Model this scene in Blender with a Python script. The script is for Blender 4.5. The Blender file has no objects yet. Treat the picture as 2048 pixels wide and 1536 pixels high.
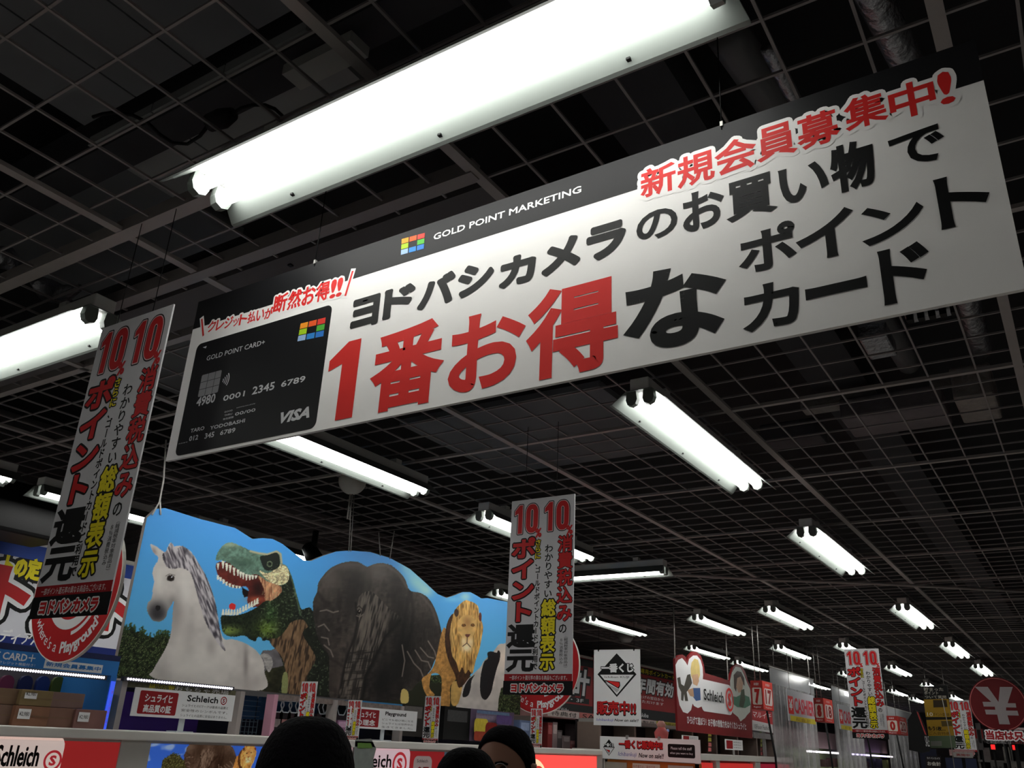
import bpy, bmesh, math, random
import numpy as np
from mathutils import Vector, Matrix
C = bpy.context.scene.collection
random.seed(7)
PI = math.pi

# ------------------------------------------------------------------ camera
F, YAW, PITCH, ROLL = 1719.912, -0.585589, 0.395487, -0.046805
EYE = 1.65
def _rot():
    ca, sa, cb, sb, cr, sr = math.cos(YAW), math.sin(YAW), math.cos(PITCH), math.sin(PITCH), math.cos(ROLL), math.sin(ROLL)
    f = np.array([sa*cb, ca*cb, sb]); r = np.array([ca, -sa, 0.0]); d = np.cross(f, r)
    return np.array([cr*r+sr*d, -sr*r+cr*d, f])
CM = _rot()
cam = bpy.data.cameras.new('camera'); cam_o = bpy.data.objects.new('camera', cam); C.objects.link(cam_o)
cam.sensor_width = 36.0; cam.lens = F/2048*36.0; cam.clip_start = 0.05; cam.clip_end = 100
cam_o.matrix_world = Matrix([[CM[0][i], -CM[1][i], -CM[2][i], (0, 0, EYE)[i]] for i in range(3)]+[[0, 0, 0, 1]])
bpy.context.scene.camera = cam_o

# ------------------------------------------------------------------ world, exposure, lamps
w = bpy.data.worlds.new('world'); bpy.context.scene.world = w; w.use_nodes = True
w.node_tree.nodes['Background'].inputs[0].default_value = (0.6, 0.62, 0.7, 1)
w.node_tree.nodes['Background'].inputs[1].default_value = 0.02
vs = bpy.context.scene.view_settings
vs.view_transform = 'Standard'; vs.look = 'None'; vs.gamma = 1.0; vs.use_curve_mapping = False
vs.exposure = 0.0
TUBE = 14.5            # radiance of the fluorescent tubes
GAIN = 1.0             # overall print brightness

# ------------------------------------------------------------------ geometry of the view: a pixel of the photo on a plane of the shop
def ray(x, y): return CM.T @ np.array([(x-1024)/F, (y-768)/F, 1.0])
def proj(P):
    c = CM @ (np.array(P)-np.array([0, 0, EYE])); return c[0]/c[2]*F+1024, c[1]/c[2]*F+768
class Pl:
    """vertical plane x=const ('X', read along +y) or y=const ('Y', read along +x)"""
    def __init__(s, k, c): s.k, s.c = k, c
    def uv(s, x, y):
        d = ray(x, y); i = 0 if s.k == 'X' else 1
        t = s.c/d[i]; return (d[1-i]*t, d[2]*t+EYE)
    def p3(s, u, v, off=0.0):
        return (s.c+off, u, v) if s.k == 'X' else (u, s.c-off, v)
def PX(c): return Pl('X', c)
def PY(c): return Pl('Y', c)

# ------------------------------------------------------------------ materials
def lin(c):
    c = c/255.0
    return c/12.92 if c <= 0.04045 else ((c+0.055)/1.055)**2.4
_M = {}
def mat(rgb, rough=0.55, metal=0.0, emit=0.0, var=0.08, scale=18.0, g=1.0, alpha=1.0, bump=0.0):
    key = (tuple(rgb), rough, metal, emit, var, scale, g, alpha, bump)
    if key in _M: return _M[key]
    m = bpy.data.materials.new('paint_%d_%d_%d' % tuple(int(v) for v in rgb)); m.use_nodes = True
    nt = m.node_tree; b = nt.nodes['Principled BSDF']
    col = [min(0.92, lin(v)*g*GAIN) for v in rgb]
    if var > 0 and not emit:
        tc = nt.nodes.new('ShaderNodeTexCoord'); n = nt.nodes.new('ShaderNodeTexNoise'); n.inputs['Scale'].default_value = scale; n.inputs['Detail'].default_value = 4
        nt.links.new(tc.outputs['Object'], n.inputs['Vector'])
        r = nt.nodes.new('ShaderNodeMix'); r.data_type = 'RGBA'
        r.inputs[6].default_value = (*[c*(1-var) for c in col], 1); r.inputs[7].default_value = (*[min(0.95, c*(1+var)) for c in col], 1)
        nt.links.new(n.outputs['Fac'], r.inputs[0]); nt.links.new(r.outputs[2], b.inputs['Base Color'])
        if bump:
            bp = nt.nodes.new('ShaderNodeBump'); bp.inputs['Strength'].default_value = bump; bp.inputs['Distance'].default_value = 0.01
            nt.links.new(n.outputs['Fac'], bp.inputs['Height']); nt.links.new(bp.outputs['Normal'], b.inputs['Normal'])
    else: b.inputs['Base Color'].default_value = (*col, 1)
    b.inputs['Specular IOR Level'].default_value = .18 if rough >= .4 else .5
    b.inputs['Roughness'].default_value = rough; b.inputs['Metallic'].default_value = metal
    if emit:
        b.inputs['Emission Color'].default_value = (*[lin(v) for v in rgb], 1); b.inputs['Emission Strength'].default_value = emit
    if alpha < 1: b.inputs['Alpha'].default_value = alpha
    _M[key] = m; return m
WHITE = mat((238, 236, 234), 0.45, var=0.03)
CREAM = mat((225, 222, 214), 0.5, var=0.04)
BLACK = mat((24, 24, 26), 0.5, var=0.1)
INK = mat((14, 14, 15), 0.5, var=0.0)
RED = mat((214, 44, 42), 0.5, var=0.04)
DRED = mat((150, 24, 30), 0.5, var=0.06)
YEL = mat((232, 216, 30), 0.5, var=0.05)
STEEL = mat((150, 148, 145), 0.4, 0.3, var=0.06)
TUBE_M = mat((255, 255, 250), emit=TUBE)

# ------------------------------------------------------------------ object helpers
def tag(o, label=None, cat=None, group=None, kind=None):
    if label: o['label'] = label
    if cat: o['category'] = cat
    if group: o['group'] = group
    if kind: o['kind'] = kind
    return o
def thing(name, label, cat, loc=(0, 0, 0), group=None):
    o = bpy.data.objects.new(name, None); C.objects.link(o); o.location = loc; o.empty_display_size = 0.1
    return tag(o, label, cat, group)
def mesh(name, vs_, fs, m, parent=None, smooth=False):
    """vs_ in world space when parent is a root Empty: stored relative to it"""
    o0 = wloc(parent) if parent else Vector((0, 0, 0))
    me = bpy.data.meshes.new(name)
    a = np.asarray(vs_, dtype=float)-np.array(o0)
    me.from_pydata(a.tolist(), [], [list(f) for f in fs]); me.update()
    if m: me.materials.append(m)
    if smooth: me.polygons.foreach_set('use_smooth', [True]*len(me.polygons))
    o = bpy.data.objects.new(name, me); C.objects.link(o)
    if parent: o.parent = parent
    return o
def lay(off): return off*.2 if abs(off) < .0119 else off
def wloc(o):
    v = Vector((0, 0, 0))
    while o: v += Vector(o.location); o = o.parent
    return v
def bx(a, b):
    x0, y0, z0 = [min(p, q) for p, q in zip(a, b)]; x1, y1, z1 = [max(p, q) for p, q in zip(a, b)]
    v = [(x, y, z) for z in (z0, z1) for y in (y0, y1) for x in (x0, x1)]
    return v, [(0, 2, 3, 1), (4, 5, 7, 6), (0, 1, 5, 4), (2, 6, 7, 3), (0, 4, 6, 2), (1, 3, 7, 5)]
def box(name, a, b, m, parent=None, bevel=0.0):
    v, f = bx(a, b); o = mesh(name, v, f, m, parent)
    if bevel:
        md = o.modifiers.new('bevel', 'BEVEL'); md.width = bevel; md.segments = 2
    return o
def boxes(name, lst, m, parent=None):
    V, Fs = [], []
    for a, b in lst:
        v, f = bx(a, b); k = len(V); V += v; Fs += [[i+k for i in q] for q in f]
    return mesh(name, V, Fs, m, parent)
def tube(name, pts, r, m, parent=None, n=8, smooth=True):
    pts = [Vector(p) for p in pts]; V, Fs = [], []
    for i, p in enumerate(pts):
        t = (pts[min(i+1, len(pts)-1)]-pts[max(i-1, 0)]).normalized()
        a = t.orthogonal().normalized() if i == 0 else (a-t*a.dot(t)).normalized()
        b = t.cross(a); rr = r[i] if isinstance(r, (list, tuple)) else r
        V += [tuple(p+(a*math.cos(2*PI*k/n)+b*math.sin(2*PI*k/n))*rr) for k in range(n)]
    for i in range(len(pts)-1):
        Fs += [(i*n+k, i*n+(k+1) % n, (i+1)*n+(k+1) % n, (i+1)*n+k) for k in range(n)]
    Fs += [tuple(range(n))[::-1], tuple(range((len(pts)-1)*n, len(pts)*n))]
    return mesh(name, V, Fs, m, parent, smooth)
def poly(name, pl, uv, m, parent=None, off=0.0, th=0.0):
    """flat outline in a plane; th gives it thickness away from the viewer"""
    uv = list(uv); n = len(uv); off = lay(off)
    V = [pl.p3(u, v, off) for u, v in uv]; Fs = [tuple(range(n))]
    if th:
        V += [pl.p3(u, v, off-th) for u, v in uv]; Fs += [tuple(range(2*n-1, n-1, -1))]
        Fs += [((i+1) % n, i, i+n, (i+1) % n+n) for i in range(n)]
    o = mesh(name, V, Fs, m, parent); bm = bmesh.new(); bm.from_mesh(o.data)
    bmesh.ops.triangulate(bm, faces=[f for f in bm.faces if len(f.verts) > 4]); bmesh.ops.recalc_face_normals(bm, faces=bm.faces)
    bm.to_mesh(o.data); bm.free(); return o
def polypx(name, pl, px, m, parent=None, off=0.0, th=0.0): return poly(name, pl, [pl.uv(*p) for p in px], m, parent, off, th)
def circ(u, v, r, n=40, a0=0.0, a1=2*PI, rv=None):
    return [(u+r*math.cos(a0+(a1-a0)*i/n), v+(rv or r)*math.sin(a0+(a1-a0)*i/n)) for i in range(n)]
def rrect(u0, v0, u1, v1, r, n=5):
    o = []
    for cu, cv, a in ((u1-r, v1-r, 0), (u0+r, v1-r, 90), (u0+r, v0+r, 180), (u1-r, v0+r, 270)):
        o += [(cu+r*math.cos(math.radians(a+90*i/n)), cv+r*math.sin(math.radians(a+90*i/n))) for i in range(n+1)]
    return o
def ring(name, pl, u, v, r0, r1, m, parent, off, a0=0.0, a1=2*PI, n=40):
    V, Fs = [], []; off = lay(off)
    for i in range(n+1):
        a = a0+(a1-a0)*i/n
        V += [pl.p3(u+r0*math.cos(a), v+r0*math.sin(a), off), pl.p3(u+r1*math.cos(a), v+r1*math.sin(a), off)]
    for i in range(n): Fs.append((2*i, 2*i+1, 2*i+3, 2*i+2))
    return mesh(name, V, Fs, m, parent)
def rect_px(pl, x0, y0, x1, y1):
    a = pl.uv(x0, y0); b = pl.uv(x1, y1); return min(a[0], b[0]), min(a[1], b[1]), max(a[0], b[0]), max(a[1], b[1])
def slab(name, pl, r, m, parent=None, off=0.0, th=0.01):
    u0, v0, u1, v1 = r; off = lay(off)
    return box(name, pl.p3(u0, v0, off), pl.p3(u1, v1, off-th), m, parent)

ORD = 'first second third fourth fifth sixth seventh eighth ninth tenth eleventh twelfth thirteenth fourteenth fifteenth sixteenth'.split()
# ------------------------------------------------------------------ lettering
_G = {}
def glyphs(s, res=2):
    if s == '１':
        return np.array([(0, .66), (0, .80), (.34, 1), (.58, 1), (.58, 0), (.26, 0), (.26, .72)])*np.array([1, .9]), [(0, 1, 2, 6), (2, 3, 4, 5, 6)]
    if s == '０':
        o = rrect(0, 0, .62, .9, .27, 7); i = rrect(.235, .16, .385, .74, .07, 7); n = len(o)
        return np.array(o+i), [(k, (k+1) % n, (k+1) % n+n, k+n) for k in range(n)]
    if (s, res) in _G: return _G[(s, res)]
    c = bpy.data.curves.new('t', 'FONT'); c.body = s; c.size = 1; c.resolution_u = res
    o = bpy.data.objects.new('t', c); C.objects.link(o)
    dg = bpy.context.evaluated_depsgraph_get(); me = bpy.data.meshes.new_from_object(o.evaluated_get(dg), depsgraph=dg)
    V = np.array([v.co[:2] for v in me.vertices]) if len(me.vertices) else np.zeros((1, 2))
    Fs = [tuple(p.vertices) for p in me.polygons]
    bpy.data.objects.remove(o); bpy.data.curves.remove(c); bpy.data.meshes.remove(me)
    _G[(s, res)] = (V, Fs); return V, Fs
ROUNDED = [False]
def emit_letters(name, pl, V, Fs, off, m, parent, r):
    """glyph faces; r > 0 thickens them: every outline edge and corner gets a piece of its own"""
    o2 = lay(off); AV = [pl.p3(u, v, o2) for u, v in V]; AF = [tuple(f) for f in Fs]
    if r > 0:
        cnt = {}
        for f in Fs:
            for a, b in zip(f, f[1:]+f[:1]):
                k = (a, b) if a < b else (b, a); cnt[k] = cnt.get(k, 0)+1
        nb = {}; k = 0
        for (a, b), c in cnt.items():
            if c != 1: continue
            p, q = np.array(V[a], float), np.array(V[b], float); d = q-p; L = math.hypot(*d)
            if L < 1e-9: continue
            d /= L; n = np.array([-d[1], d[0]])*r; k += 1; z = o2+(k % 13+1)*4e-6; n0 = len(AV)
            AV += [pl.p3(*(p+n), z), pl.p3(*(p-n), z), pl.p3(*(q-n), z), pl.p3(*(q+n), z)]; AF.append((n0, n0+1, n0+2, n0+3))
            nb.setdefault(a, []).append(d); nb.setdefault(b, []).append(-d)
        for a, ds in nb.items():
            p = np.array(V[a], float); c = float(ds[0] @ ds[1]) if len(ds) == 2 else 0
            if len(ds) == 2 and c < -.9999: continue
            k += 1; z = o2+(k % 13+1)*4e-6+5e-5; n0 = len(AV)
            if len(ds) == 2 and -.85 < c < .8 and not ROUNDED[0]:
                mm = -(ds[0]+ds[1]); mm /= np.linalg.norm(mm); q = [p]
                for d, f in ((ds[0], 1), (None, 0), (ds[1], 1)):
                    if d is None: q.append(p+mm*min(2.0*r, r/max(.3, math.sqrt((1-c)/2)))); continue
                    nn = np.array([-d[1], d[0]]); q.append(p+nn*r*(1 if nn @ mm > 0 else -1))
                AV += [pl.p3(*t, z) for t in q]; AF.append(tuple(range(n0, n0+4)))
            else:
                n = 12; AV += [pl.p3(p[0]+r*math.cos(2*PI*t/n), p[1]+r*math.sin(2*PI*t/n), z) for t in range(n)]; AF.append(tuple(range(n0, n0+n)))
    return mesh(name, AV, AF, m, parent)
def text(s, pl, r4, m, parent, off=0.002, bold=0.0, shear=0.0, name='lettering', res=2, grow=0.0):
    """fit the inked box of s to r4=(u0,v0,u1,v1); bold is a fraction of its height"""
    V, Fs = glyphs(s, res); V = V.copy()
    if shear: V[:, 0] += V[:, 1]*shear
    mn, mx = V.min(0), V.max(0); u0, v0, u1, v1 = r4; rb = bold*(v1-v0)
    W = (V-mn)/np.maximum(mx-mn, 1e-6)*np.array([u1-u0-2*rb, v1-v0-2*rb])+np.array([u0+rb, v0+rb])
    return emit_letters(name, pl, W, Fs, off, m, parent, rb+grow)
def textpx(s, pl, x0, y0, x1, y1, m, parent, **k):
    """(x0,y0) lower left and (x1,y1) upper right of the inked box, in the photograph"""
    a = pl.uv(x0, y0); b = pl.uv(x1, y1); return text(s, pl, (a[0], a[1], b[0], b[1]), m, parent, **k)
def vtext(s, pl, r4, m, parent, off=0.002, bold=0.0, name='lettering', grow=0.0):
    """a column of characters read downwards inside r4"""
    u0, v0, u1, v1 = r4; h = (v1-v0)/len(s); AV, AF = [], []
    for i, ch in enumerate(s):
        V, Fs = glyphs(ch); V = V.copy()
        if ch in 'ー―（）()': V = np.stack([V[:, 1]-0.38+0.5, 0.5-V[:, 0]+0.38], 1)
        W = np.stack([u0+V[:, 0]*(u1-u0), v1-(i+1)*h+(V[:, 1]+0.12)*h], 1)
        n0 = len(AV); AV += W.tolist(); AF += [tuple(k+n0 for k in f) for f in Fs]
    return emit_letters(name, pl, AV, AF, off, m, parent, bold*h+grow)
def arc_text(s, pl, cu, cv, r, a0, a1, size, m, parent, off=0.003, bold=0.0, flip=True):
    """characters along the lower arc of a disc (angles in degrees, left to right)"""
    adv = [max(0.3, (glyphs(ch)[0][:, 0].max() if ch != ' ' else 0.3)+0.09) for ch in s]; tot = sum(adv); acc = 0; AV, AF = [], []
    for ch, ad in zip(s, adv):
        if ch != ' ':
            a = math.radians(a0+(a1-a0)*(acc+ad/2)/tot); V, Fs = glyphs(ch)
            V = (V-np.array([ad/2, 0.35]))*size; t = a+PI/2 if flip else a-PI/2
            R = np.array([[math.cos(t), -math.sin(t)], [math.sin(t), math.cos(t)]]); W = V @ R.T+np.array([cu+r*math.cos(a), cv+r*math.sin(a)])
            n0 = len(AV); AV += W.tolist(); AF += [tuple(k+n0 for k in f) for f in Fs]
        acc += ad
    return emit_letters('lettering', pl, AV, AF, off, m, parent, bold*size)
def copy_tree(o, parent=None):
    c = o.copy(); C.objects.link(c); c.parent = parent
    for ch in o.children: copy_tree(ch, c)
    return c

# ================================================================== setting: room shell
HM = EYE+1.25                       # height of the open mesh ceiling
X0, X1, Y0, Y1 = -5.95, 5.0, -4.0, 27.0
def struct(o): o['kind'] = 'structure'; return o
struct(box('floor', (X0-.1, Y0-.1, -.1), (X1+.1, Y1+.1, 0), mat((196, 192, 186), .35, var=.06, scale=2)))
DW = mat((112, 110, 112), .8, var=.15, scale=3)
struct(box('wall_left', (X0-.15, Y0, 0), (X0, Y1, HM+.75), DW))
struct(box('wall_right', (X1, Y0, 0), (X1+.15, Y1, HM+.75), DW))
struct(box('wall_back', (X0, Y1, 0), (X1, Y1+.15, HM+.75), mat((74, 70, 68), .8, var=.2, scale=3)))
struct(box('wall_front', (X0, Y0-.15, 0), (X1, Y0, HM+.75), mat((150, 148, 146), .8, var=.1, scale=3)))
ceil = struct(box('ceiling', (X0, Y0, HM+.7), (X1, Y1, HM+.8), mat((40, 40, 42), .9, var=.35, scale=1.4, bump=.4)))
BAR = mat((146, 141, 141), .5, .2, var=.12, scale=30)
RAIL = mat((166, 160, 158), .5, .2, var=.08, scale=20)
def shared(name, me, parent, loc):
    o = bpy.data.objects.new(name, me); C.objects.link(o); o.parent = parent; o.location = loc; return o
v, f = bx((-.003, Y0, 0), (.003, Y1, .006)); mA = bpy.data.meshes.new('grid_bar'); mA.from_pydata(v, [], f); mA.materials.append(BAR)
v, f = bx((X0, -.003, 0), (X1, .003, .006)); mB = bpy.data.meshes.new('grid_bar_across'); mB.from_pydata(v, [], f); mB.materials.append(BAR)
v, f = bx((-.014, Y0, 0), (.014, Y1, .012)); mC = bpy.data.meshes.new('rail'); mC.from_pydata(v, [], f); mC.materials.append(RAIL)
v, f = bx((X0, -.010, 0), (X1, .010, .012)); mD = bpy.data.meshes.new('rail_across'); mD.from_pydata(v, [], f); mD.materials.append(RAIL)
for k in range(-5, 6):
    xr = -.03+k
    if X0 < xr < X1: shared('ceiling_rail', mC, ceil, (xr, 0, HM-.008))
    for j in range(6):
        xb = xr+.125+.15*j
        if X0 < xb < X1: shared('grid_bar', mA, ceil, (xb, 0, HM))
for k in range(-4, 27):
    yr = .112+k
    if k != 1 and Y0 < yr < Y1: shared('ceiling_rail', mD, ceil, (0, yr, HM-.006))
    for j in range(6):
        yb = yr+.125+.15*j
        if Y0 < yb < Y1: shared('grid_bar', mB, ceil, (0, yb, HM+.001))
box('ceiling_rail', (X0, 1.085, HM-.01), (-1.03, 1.125, HM+.03), RAIL, ceil)
box('ceiling_rail', (X0, 1.335, HM-.012), (-1.03, 1.37, HM+.03), mat((150, 144, 143), .5, .2), ceil)
box('ceiling_panel', (X0, 1.405, HM-.004), (-1.03, 1.575, HM+.02), mat((96, 93, 95), .7, var=.06), ceil)
box('ceiling_rail', (X0, 1.61, HM-.008), (-2.03, 1.64, HM+.03), RAIL, ceil)
for xs in (-4.2, -3.4, -2.55, -1.75): box('screw', (xs, 1.44, HM-.009), (xs+.012, 1.452, HM-.004), INK, ceil)

# plenum above the mesh: boards, beams, ducts
BRD = mat((112, 114, 118), .9, var=.18, scale=2.5, bump=.2)
def at_z(x, y, z):
    d = ray(x, y); t = (z-EYE)/d[2]; return (d[0]*t, d[1]*t, z)
def board(x0, x1, y0, y1, z, m=None):
    struct(tag(box('ceiling_board', (x0, y0, HM+z), (x1, y1, HM+z+.03), m or BRD), 'pale board seen through the open mesh ceiling', None))
A0 = at_z(440, 150, HM+.28)[1]; A1 = at_z(560, 300, HM+.28)[1]
for k in range(3):
    xa = at_z(190, 300, HM+.28)[0]; xb = at_z(640, 80, HM+.28)[0]; w_ = (xb-xa)/3; board(xa+w_*k, xa+w_*(k+1)-.006, A0, A1, .28, mat((150, 152, 154), .9, var=.14, scale=3, bump=.2))
B0 = at_z(150, 60, HM+.3)[1]
for k in range(4):
    xa = at_z(40, 170, HM+.3)[0]; xb = at_z(620, -60, HM+.3)[0]; w_ = (xb-xa)/4; board(xa+w_*k, xa+w_*(k+1)-.006, B0-.25, A0-.045, .3)
a = at_z(565, 150, HM+.2); b = at_z(700, 80, HM+.2); board(a[0], b[0], min(a[1], b[1]), max(a[1], b[1])+.06, .2, mat((176, 176, 172), .9, var=.14, scale=3))
for q in ((-3.2, 1.12, -2.2, 1.6, .32), (-1.75, 2.0, -.95, 2.75, .26), (-2.9, 3.3, -1.7, 4.3, .3), (-3.6, 1.9, -2.5, 2.8, .28)): board(q[0], q[2], q[1], q[3], q[4])
for i, (a, b, z0) in enumerate((((-6, 1.02), (-.9, 1.12), .26), ((-.85, -2), (-.62, 12), .30))):
    struct(box('ceiling_beam', (a[0], a[1], HM+z0), (b[0], b[1], HM+z0+.14), mat((64, 64, 68), .8, var=.2, scale=4)))
FOIL = mat((170, 172, 178), .28, .85, var=.35, scale=40, bump=1.0)
DUCT = mat((112, 112, 114), .6, .4, var=.15, scale=8)
def duct(name, p, q, z, r, m, label):
    a, b = Vector(at_z(*p, HM+z)), Vector(at_z(*q, HM+z)); n = 10
    o = tube(name, [a.lerp(b, i/n) for i in range(n+1)], r, m, None, 16); return tag(o, label, 'duct')
duct('air_duct', (1730, -40), (1845, 190), .26, .036, FOIL, 'crinkled foil wrapped pipe above the mesh at the upper right, over the banner end')
duct('air_duct', (1450, 60), (1600, 280), .36, .05, DUCT, 'smooth grey duct above the mesh, between the lamp end and the foil pipe')
duct('air_duct', (1535, 95), (1620, 260), .2, .017, FOIL, 'thin foil pipe beside the smooth grey duct')
duct('air_duct', (1735, 590), (1818, 728), .3, .045, DUCT, 'short grey duct just below the right part of the big banner')
duct('air_duct', (1925, 560), (1961, 700), .3, .04, FOIL, 'silver wrapped pipe near the right picture edge below the big banner')
def zbox(label, x0, y0, x1, y1, z, h, m):
    a, b = at_z(x0, y0, HM+z), at_z(x1, y1, HM+z)
    tag(box('insulated_duct', a, (b[0], b[1], HM+z+h), m, None, .01), label, 'duct')
zbox('long flat insulated duct above the mesh below the right half of the banner', 1681, 840, 1906, 850, .12, .1, mat((120, 114, 118), .6, .4, var=.3, scale=12, bump=.8))
zbox('wrinkled silver insulated box duct above the mesh at the right edge', 1907, 800, 2006, 838, .1, .14, mat((150, 144, 140), .5, .5, var=.4, scale=22, bump=1.0))
zbox('short narrow insulated duct stub above the mesh, before the long flat duct', 1612, 833, 1751, 797, .2, .06, mat((130, 126, 124), .5, .5, var=.35, scale=20, bump=1.0))
zbox('foil wrapped lump directly below the big banner, left of the grey duct', 1741, 722, 1775, 672, .2, .08, FOIL)
zbox('slim insulated duct above the cross rail on the right', 1861, 783, 1952, 766, .16, .05, mat((124, 120, 118), .5, .5, var=.35, scale=20, bump=1.0))
zbox('dull grey duct above the mesh beside the right hand lamp', 1540, 905, 1640, 870, .2, .1, mat((86, 84, 88), .7, .3, var=.3, scale=10, bump=.6))
for i, lb in enumerate(('leftmost', 'second', 'middle', 'fourth', 'rightmost')):
    a = at_z(1813+i*22, 641-i*4, HM+.12); tag(box('ceiling_bracket', a, (a[0]+.02, a[1]+.03, HM+.3), INK), 'dark hanger strip under the banner edge, %s of five' % lb, 'bracket', 'dark hanger strips')
zbox('foil wrapped box directly behind the dark hanger strips', 1815, 650, 1912, 615, .24, .1, FOIL)
tk = thing('insulation_wrap', 'crumpled foil bundle above the mesh near the left lamp', 'duct', at_z(110, 590, HM+.12))
tube('wrap', [at_z(*p, HM+.12) for p in ((70, 560), (95, 580), (125, 590), (160, 575))], [.02, .04, .036, .012], FOIL, tk, 12)
tk = thing('insulation_wrap', 'crumpled foil bundle above the mesh at the left picture edge', 'duct', at_z(10, 520, HM+.12))
tube('wrap', [at_z(*p, HM+.12) for p in ((-20, 500), (10, 515), (35, 530))], [.02, .04, .02], FOIL, tk, 12)
pc = thing('cable_connector', 'dark round socket hanging on a cable above the mesh left of the long lamp', 'socket', at_z(442, 240, HM+.1))
tube('socket_body', [at_z(420, 246, HM+.1), at_z(445, 237, HM+.1), at_z(466, 228, HM+.1)], [.022, .025, .016], mat((38, 38, 40), .5), pc, 14)
tube('cable', [at_z(*p, HM+.1) for p in ((466, 228), (482, 216), (505, 210), (530, 210), (550, 218), (565, 232))], .0045, INK, pc, 6)
tube('cable', [at_z(*p, HM+.1) for p in ((420, 246), (400, 272), (375, 288), (345, 286), (318, 268), (295, 245), (265, 230), (235, 224), (205, 228), (186, 234))], .0045, INK, pc, 6)
cr = thing('ceiling_rose', 'pale round ceiling fitting behind the long lamp, with two thin rods hanging from it', 'fitting', at_z(705, 962, HM-.03))
tube('cover', [at_z(705, 962, HM-.032), at_z(705, 962, HM+.02)], [.066, .075], mat((190, 186, 178), .6), cr, 24)
for px_ in (-.008, .008): a = at_z(705, 968, HM-.03); tube('rod', [(a[0], a[1]+px_, HM-.03), (a[0], a[1]+px_, HM-.22)], .004, STEEL, cr, 6)
sp = thing('ceiling_speaker', 'black box fitting hanging below the ceiling near the left wall', 'speaker', (-4.9, 2.35, HM-.3)); box('speaker_body', (-5.2, 1.9, HM-.30), (-4.85, 2.75, HM-.02), INK, sp, .02); box('bracket', (-5.05, 2.3, HM-.02), (-5.0, 2.35, HM+.1), INK, sp)
sp = thing('spot_lamp', 'dark hanging spot fitting seen above the dip of the picture sign', 'lamp', (-5.0, 4.9, HM-.25)); a = at_z(632, 1062, HM-.02); sp.location = a
tube('stem', [a, (a[0], a[1], a[2]-.12)], .02, INK, sp, 8); tube('head', [(a[0]-.05, a[1], a[2]-.1), (a[0]+.05, a[1], a[2]-.22)], [.045, .06], INK, sp, 14)
a = at_z(1252, 1262, HM-.05); sp = thing('dome_camera', 'small grey camera housing under the ceiling above the white diamond sign', 'camera', a); tube('housing', [(a[0], a[1], HM), (a[0], a[1], HM-.1), (a[0], a[1], HM-.17)], [.07, .10, .05], mat((120, 120, 118), .5), sp, 12)
pp = thing('conduit_pipe', 'thin pipe crossing the mesh ceiling diagonally right of the side-on lamp', 'pipe', at_z(1345, 1148, HM-.03))
tube('pipe', [at_z(*p, HM-.03) for p in ((1345, 1149), (1545, 1160), (1750, 1167), (1900, 1175), (2080, 1184))], .012, RAIL, pp, 8)

# ================================================================== fluorescent lamps
HF = EYE+1.14
ENAM = mat((118, 124, 120), .42, var=.02)
HOUS = mat((225, 225, 222), .5, var=.05)
def make_lamp():
    t = thing('ceiling_lamp', None, 'lamp')
    L = .635
    box('housing', (-.615, -.036, .030), (.615, .036, .078), HOUS, t, .004)
    for x in (-.4, .4): box('mount', (x-.02, -.02, .076), (x+.02, .02, .106), HOUS, t)
    P = [(-.106, -.020), (-.098, -.017), (-.048, .030), (.048, .030), (.098, -.017), (.106, -.020)]
    V = []
    for x in (-L, L):
        for y, z in P: V.append((x*(1 if abs(y) > .05 else .975), y, z))
        for y, z in P: V.append((x*(1 if abs(y) > .05 else .975), y, z+.0025))
    n = 6; Fs = []
    for i in range(n-1):
        Fs += [(i, i+1, 2*n+i+1, 2*n+i), (n+i, 3*n+i, 3*n+i+1, n+i+1)]
        Fs += [(i, n+i, n+i+1, i+1), (2*n+i, 2*n+i+1, 3*n+i+1, 3*n+i)]
    Fs += [(0, 2*n, 3*n, n), (n-1, 2*n-1, 4*n-1, 3*n-1)]
    rf = mesh('reflector', V, Fs, ENAM, t)
    for y in (-.032, .032):
        tube('lamp_tube', [(-.590, y, 0), (.590, y, 0)], .0155, TUBE_M, t, 14)
        for s in (-1, 1):
            prof = [(-.020, .030), (-.024, .0), (-.017, -.017), (0, -.024), (.017, -.017), (.024, .0), (.020, .030)]
            V = [(s*.591, y+a, b) for a, b in prof]+[(s*.612, y+a*.9, b) for a, b in prof]
            Fs = [tuple(range(7)), tuple(range(13, 6, -1))]+[((i+1) % 7, i, i+7, (i+1) % 7+7) for i in range(7)]
            mesh('lamp_holder', V, Fs, ENAM, t)
    for x in (-.42, 0, .42):
        for s in (1,): box('screw', (x-.004, s*.088-.004, -.0115), (x+.004, s*.088+.004, -.007), INK, rf)
    return t
proto = make_lamp(); lamps = [proto]
def lamp(x, y, along, label, group='twin tube ceiling lamps'):
    o = proto if proto.get('label') is None else copy_tree(proto)
    o.location = (x, y, HF); o.rotation_euler = (0, 0, 0 if along == 'X' else PI/2)
    o['label'] = label; o['group'] = group; return o
lamp(-.925, 1.0, 'X', 'large bright twin tube lamp across the top, nearest one, above the big banner')
lamp(-2.98, 1.28, 'X', 'twin tube lamp at the left edge, behind the top of the near vertical banner')
Yl = lambda x, y, lb: lamp(x, y, 'Y', lb)
Yl(-1.175, 3.2, 'large twin tube lamp just below the right half of the big banner')
Yl(-1.19, 5.4, 'second lamp of the right hand row, with two separate glowing tubes')
Yl(-1.19, 8.22, 'third lamp of the right hand row, bluish reflector')
Yl(-1.20, 10.85, 'fourth lamp of the right hand row, above and left of the yen sign')
Yl(-1.19, 13.27, 'fifth lamp of the right hand row, touching the top of the yen sign')
Yl(-2.67, 2.64, 'long bright lamp emerging below the card picture of the big banner')
Yl(-2.66, 4.40, 'lamp crossing behind the upper part of the middle vertical banner')
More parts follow.
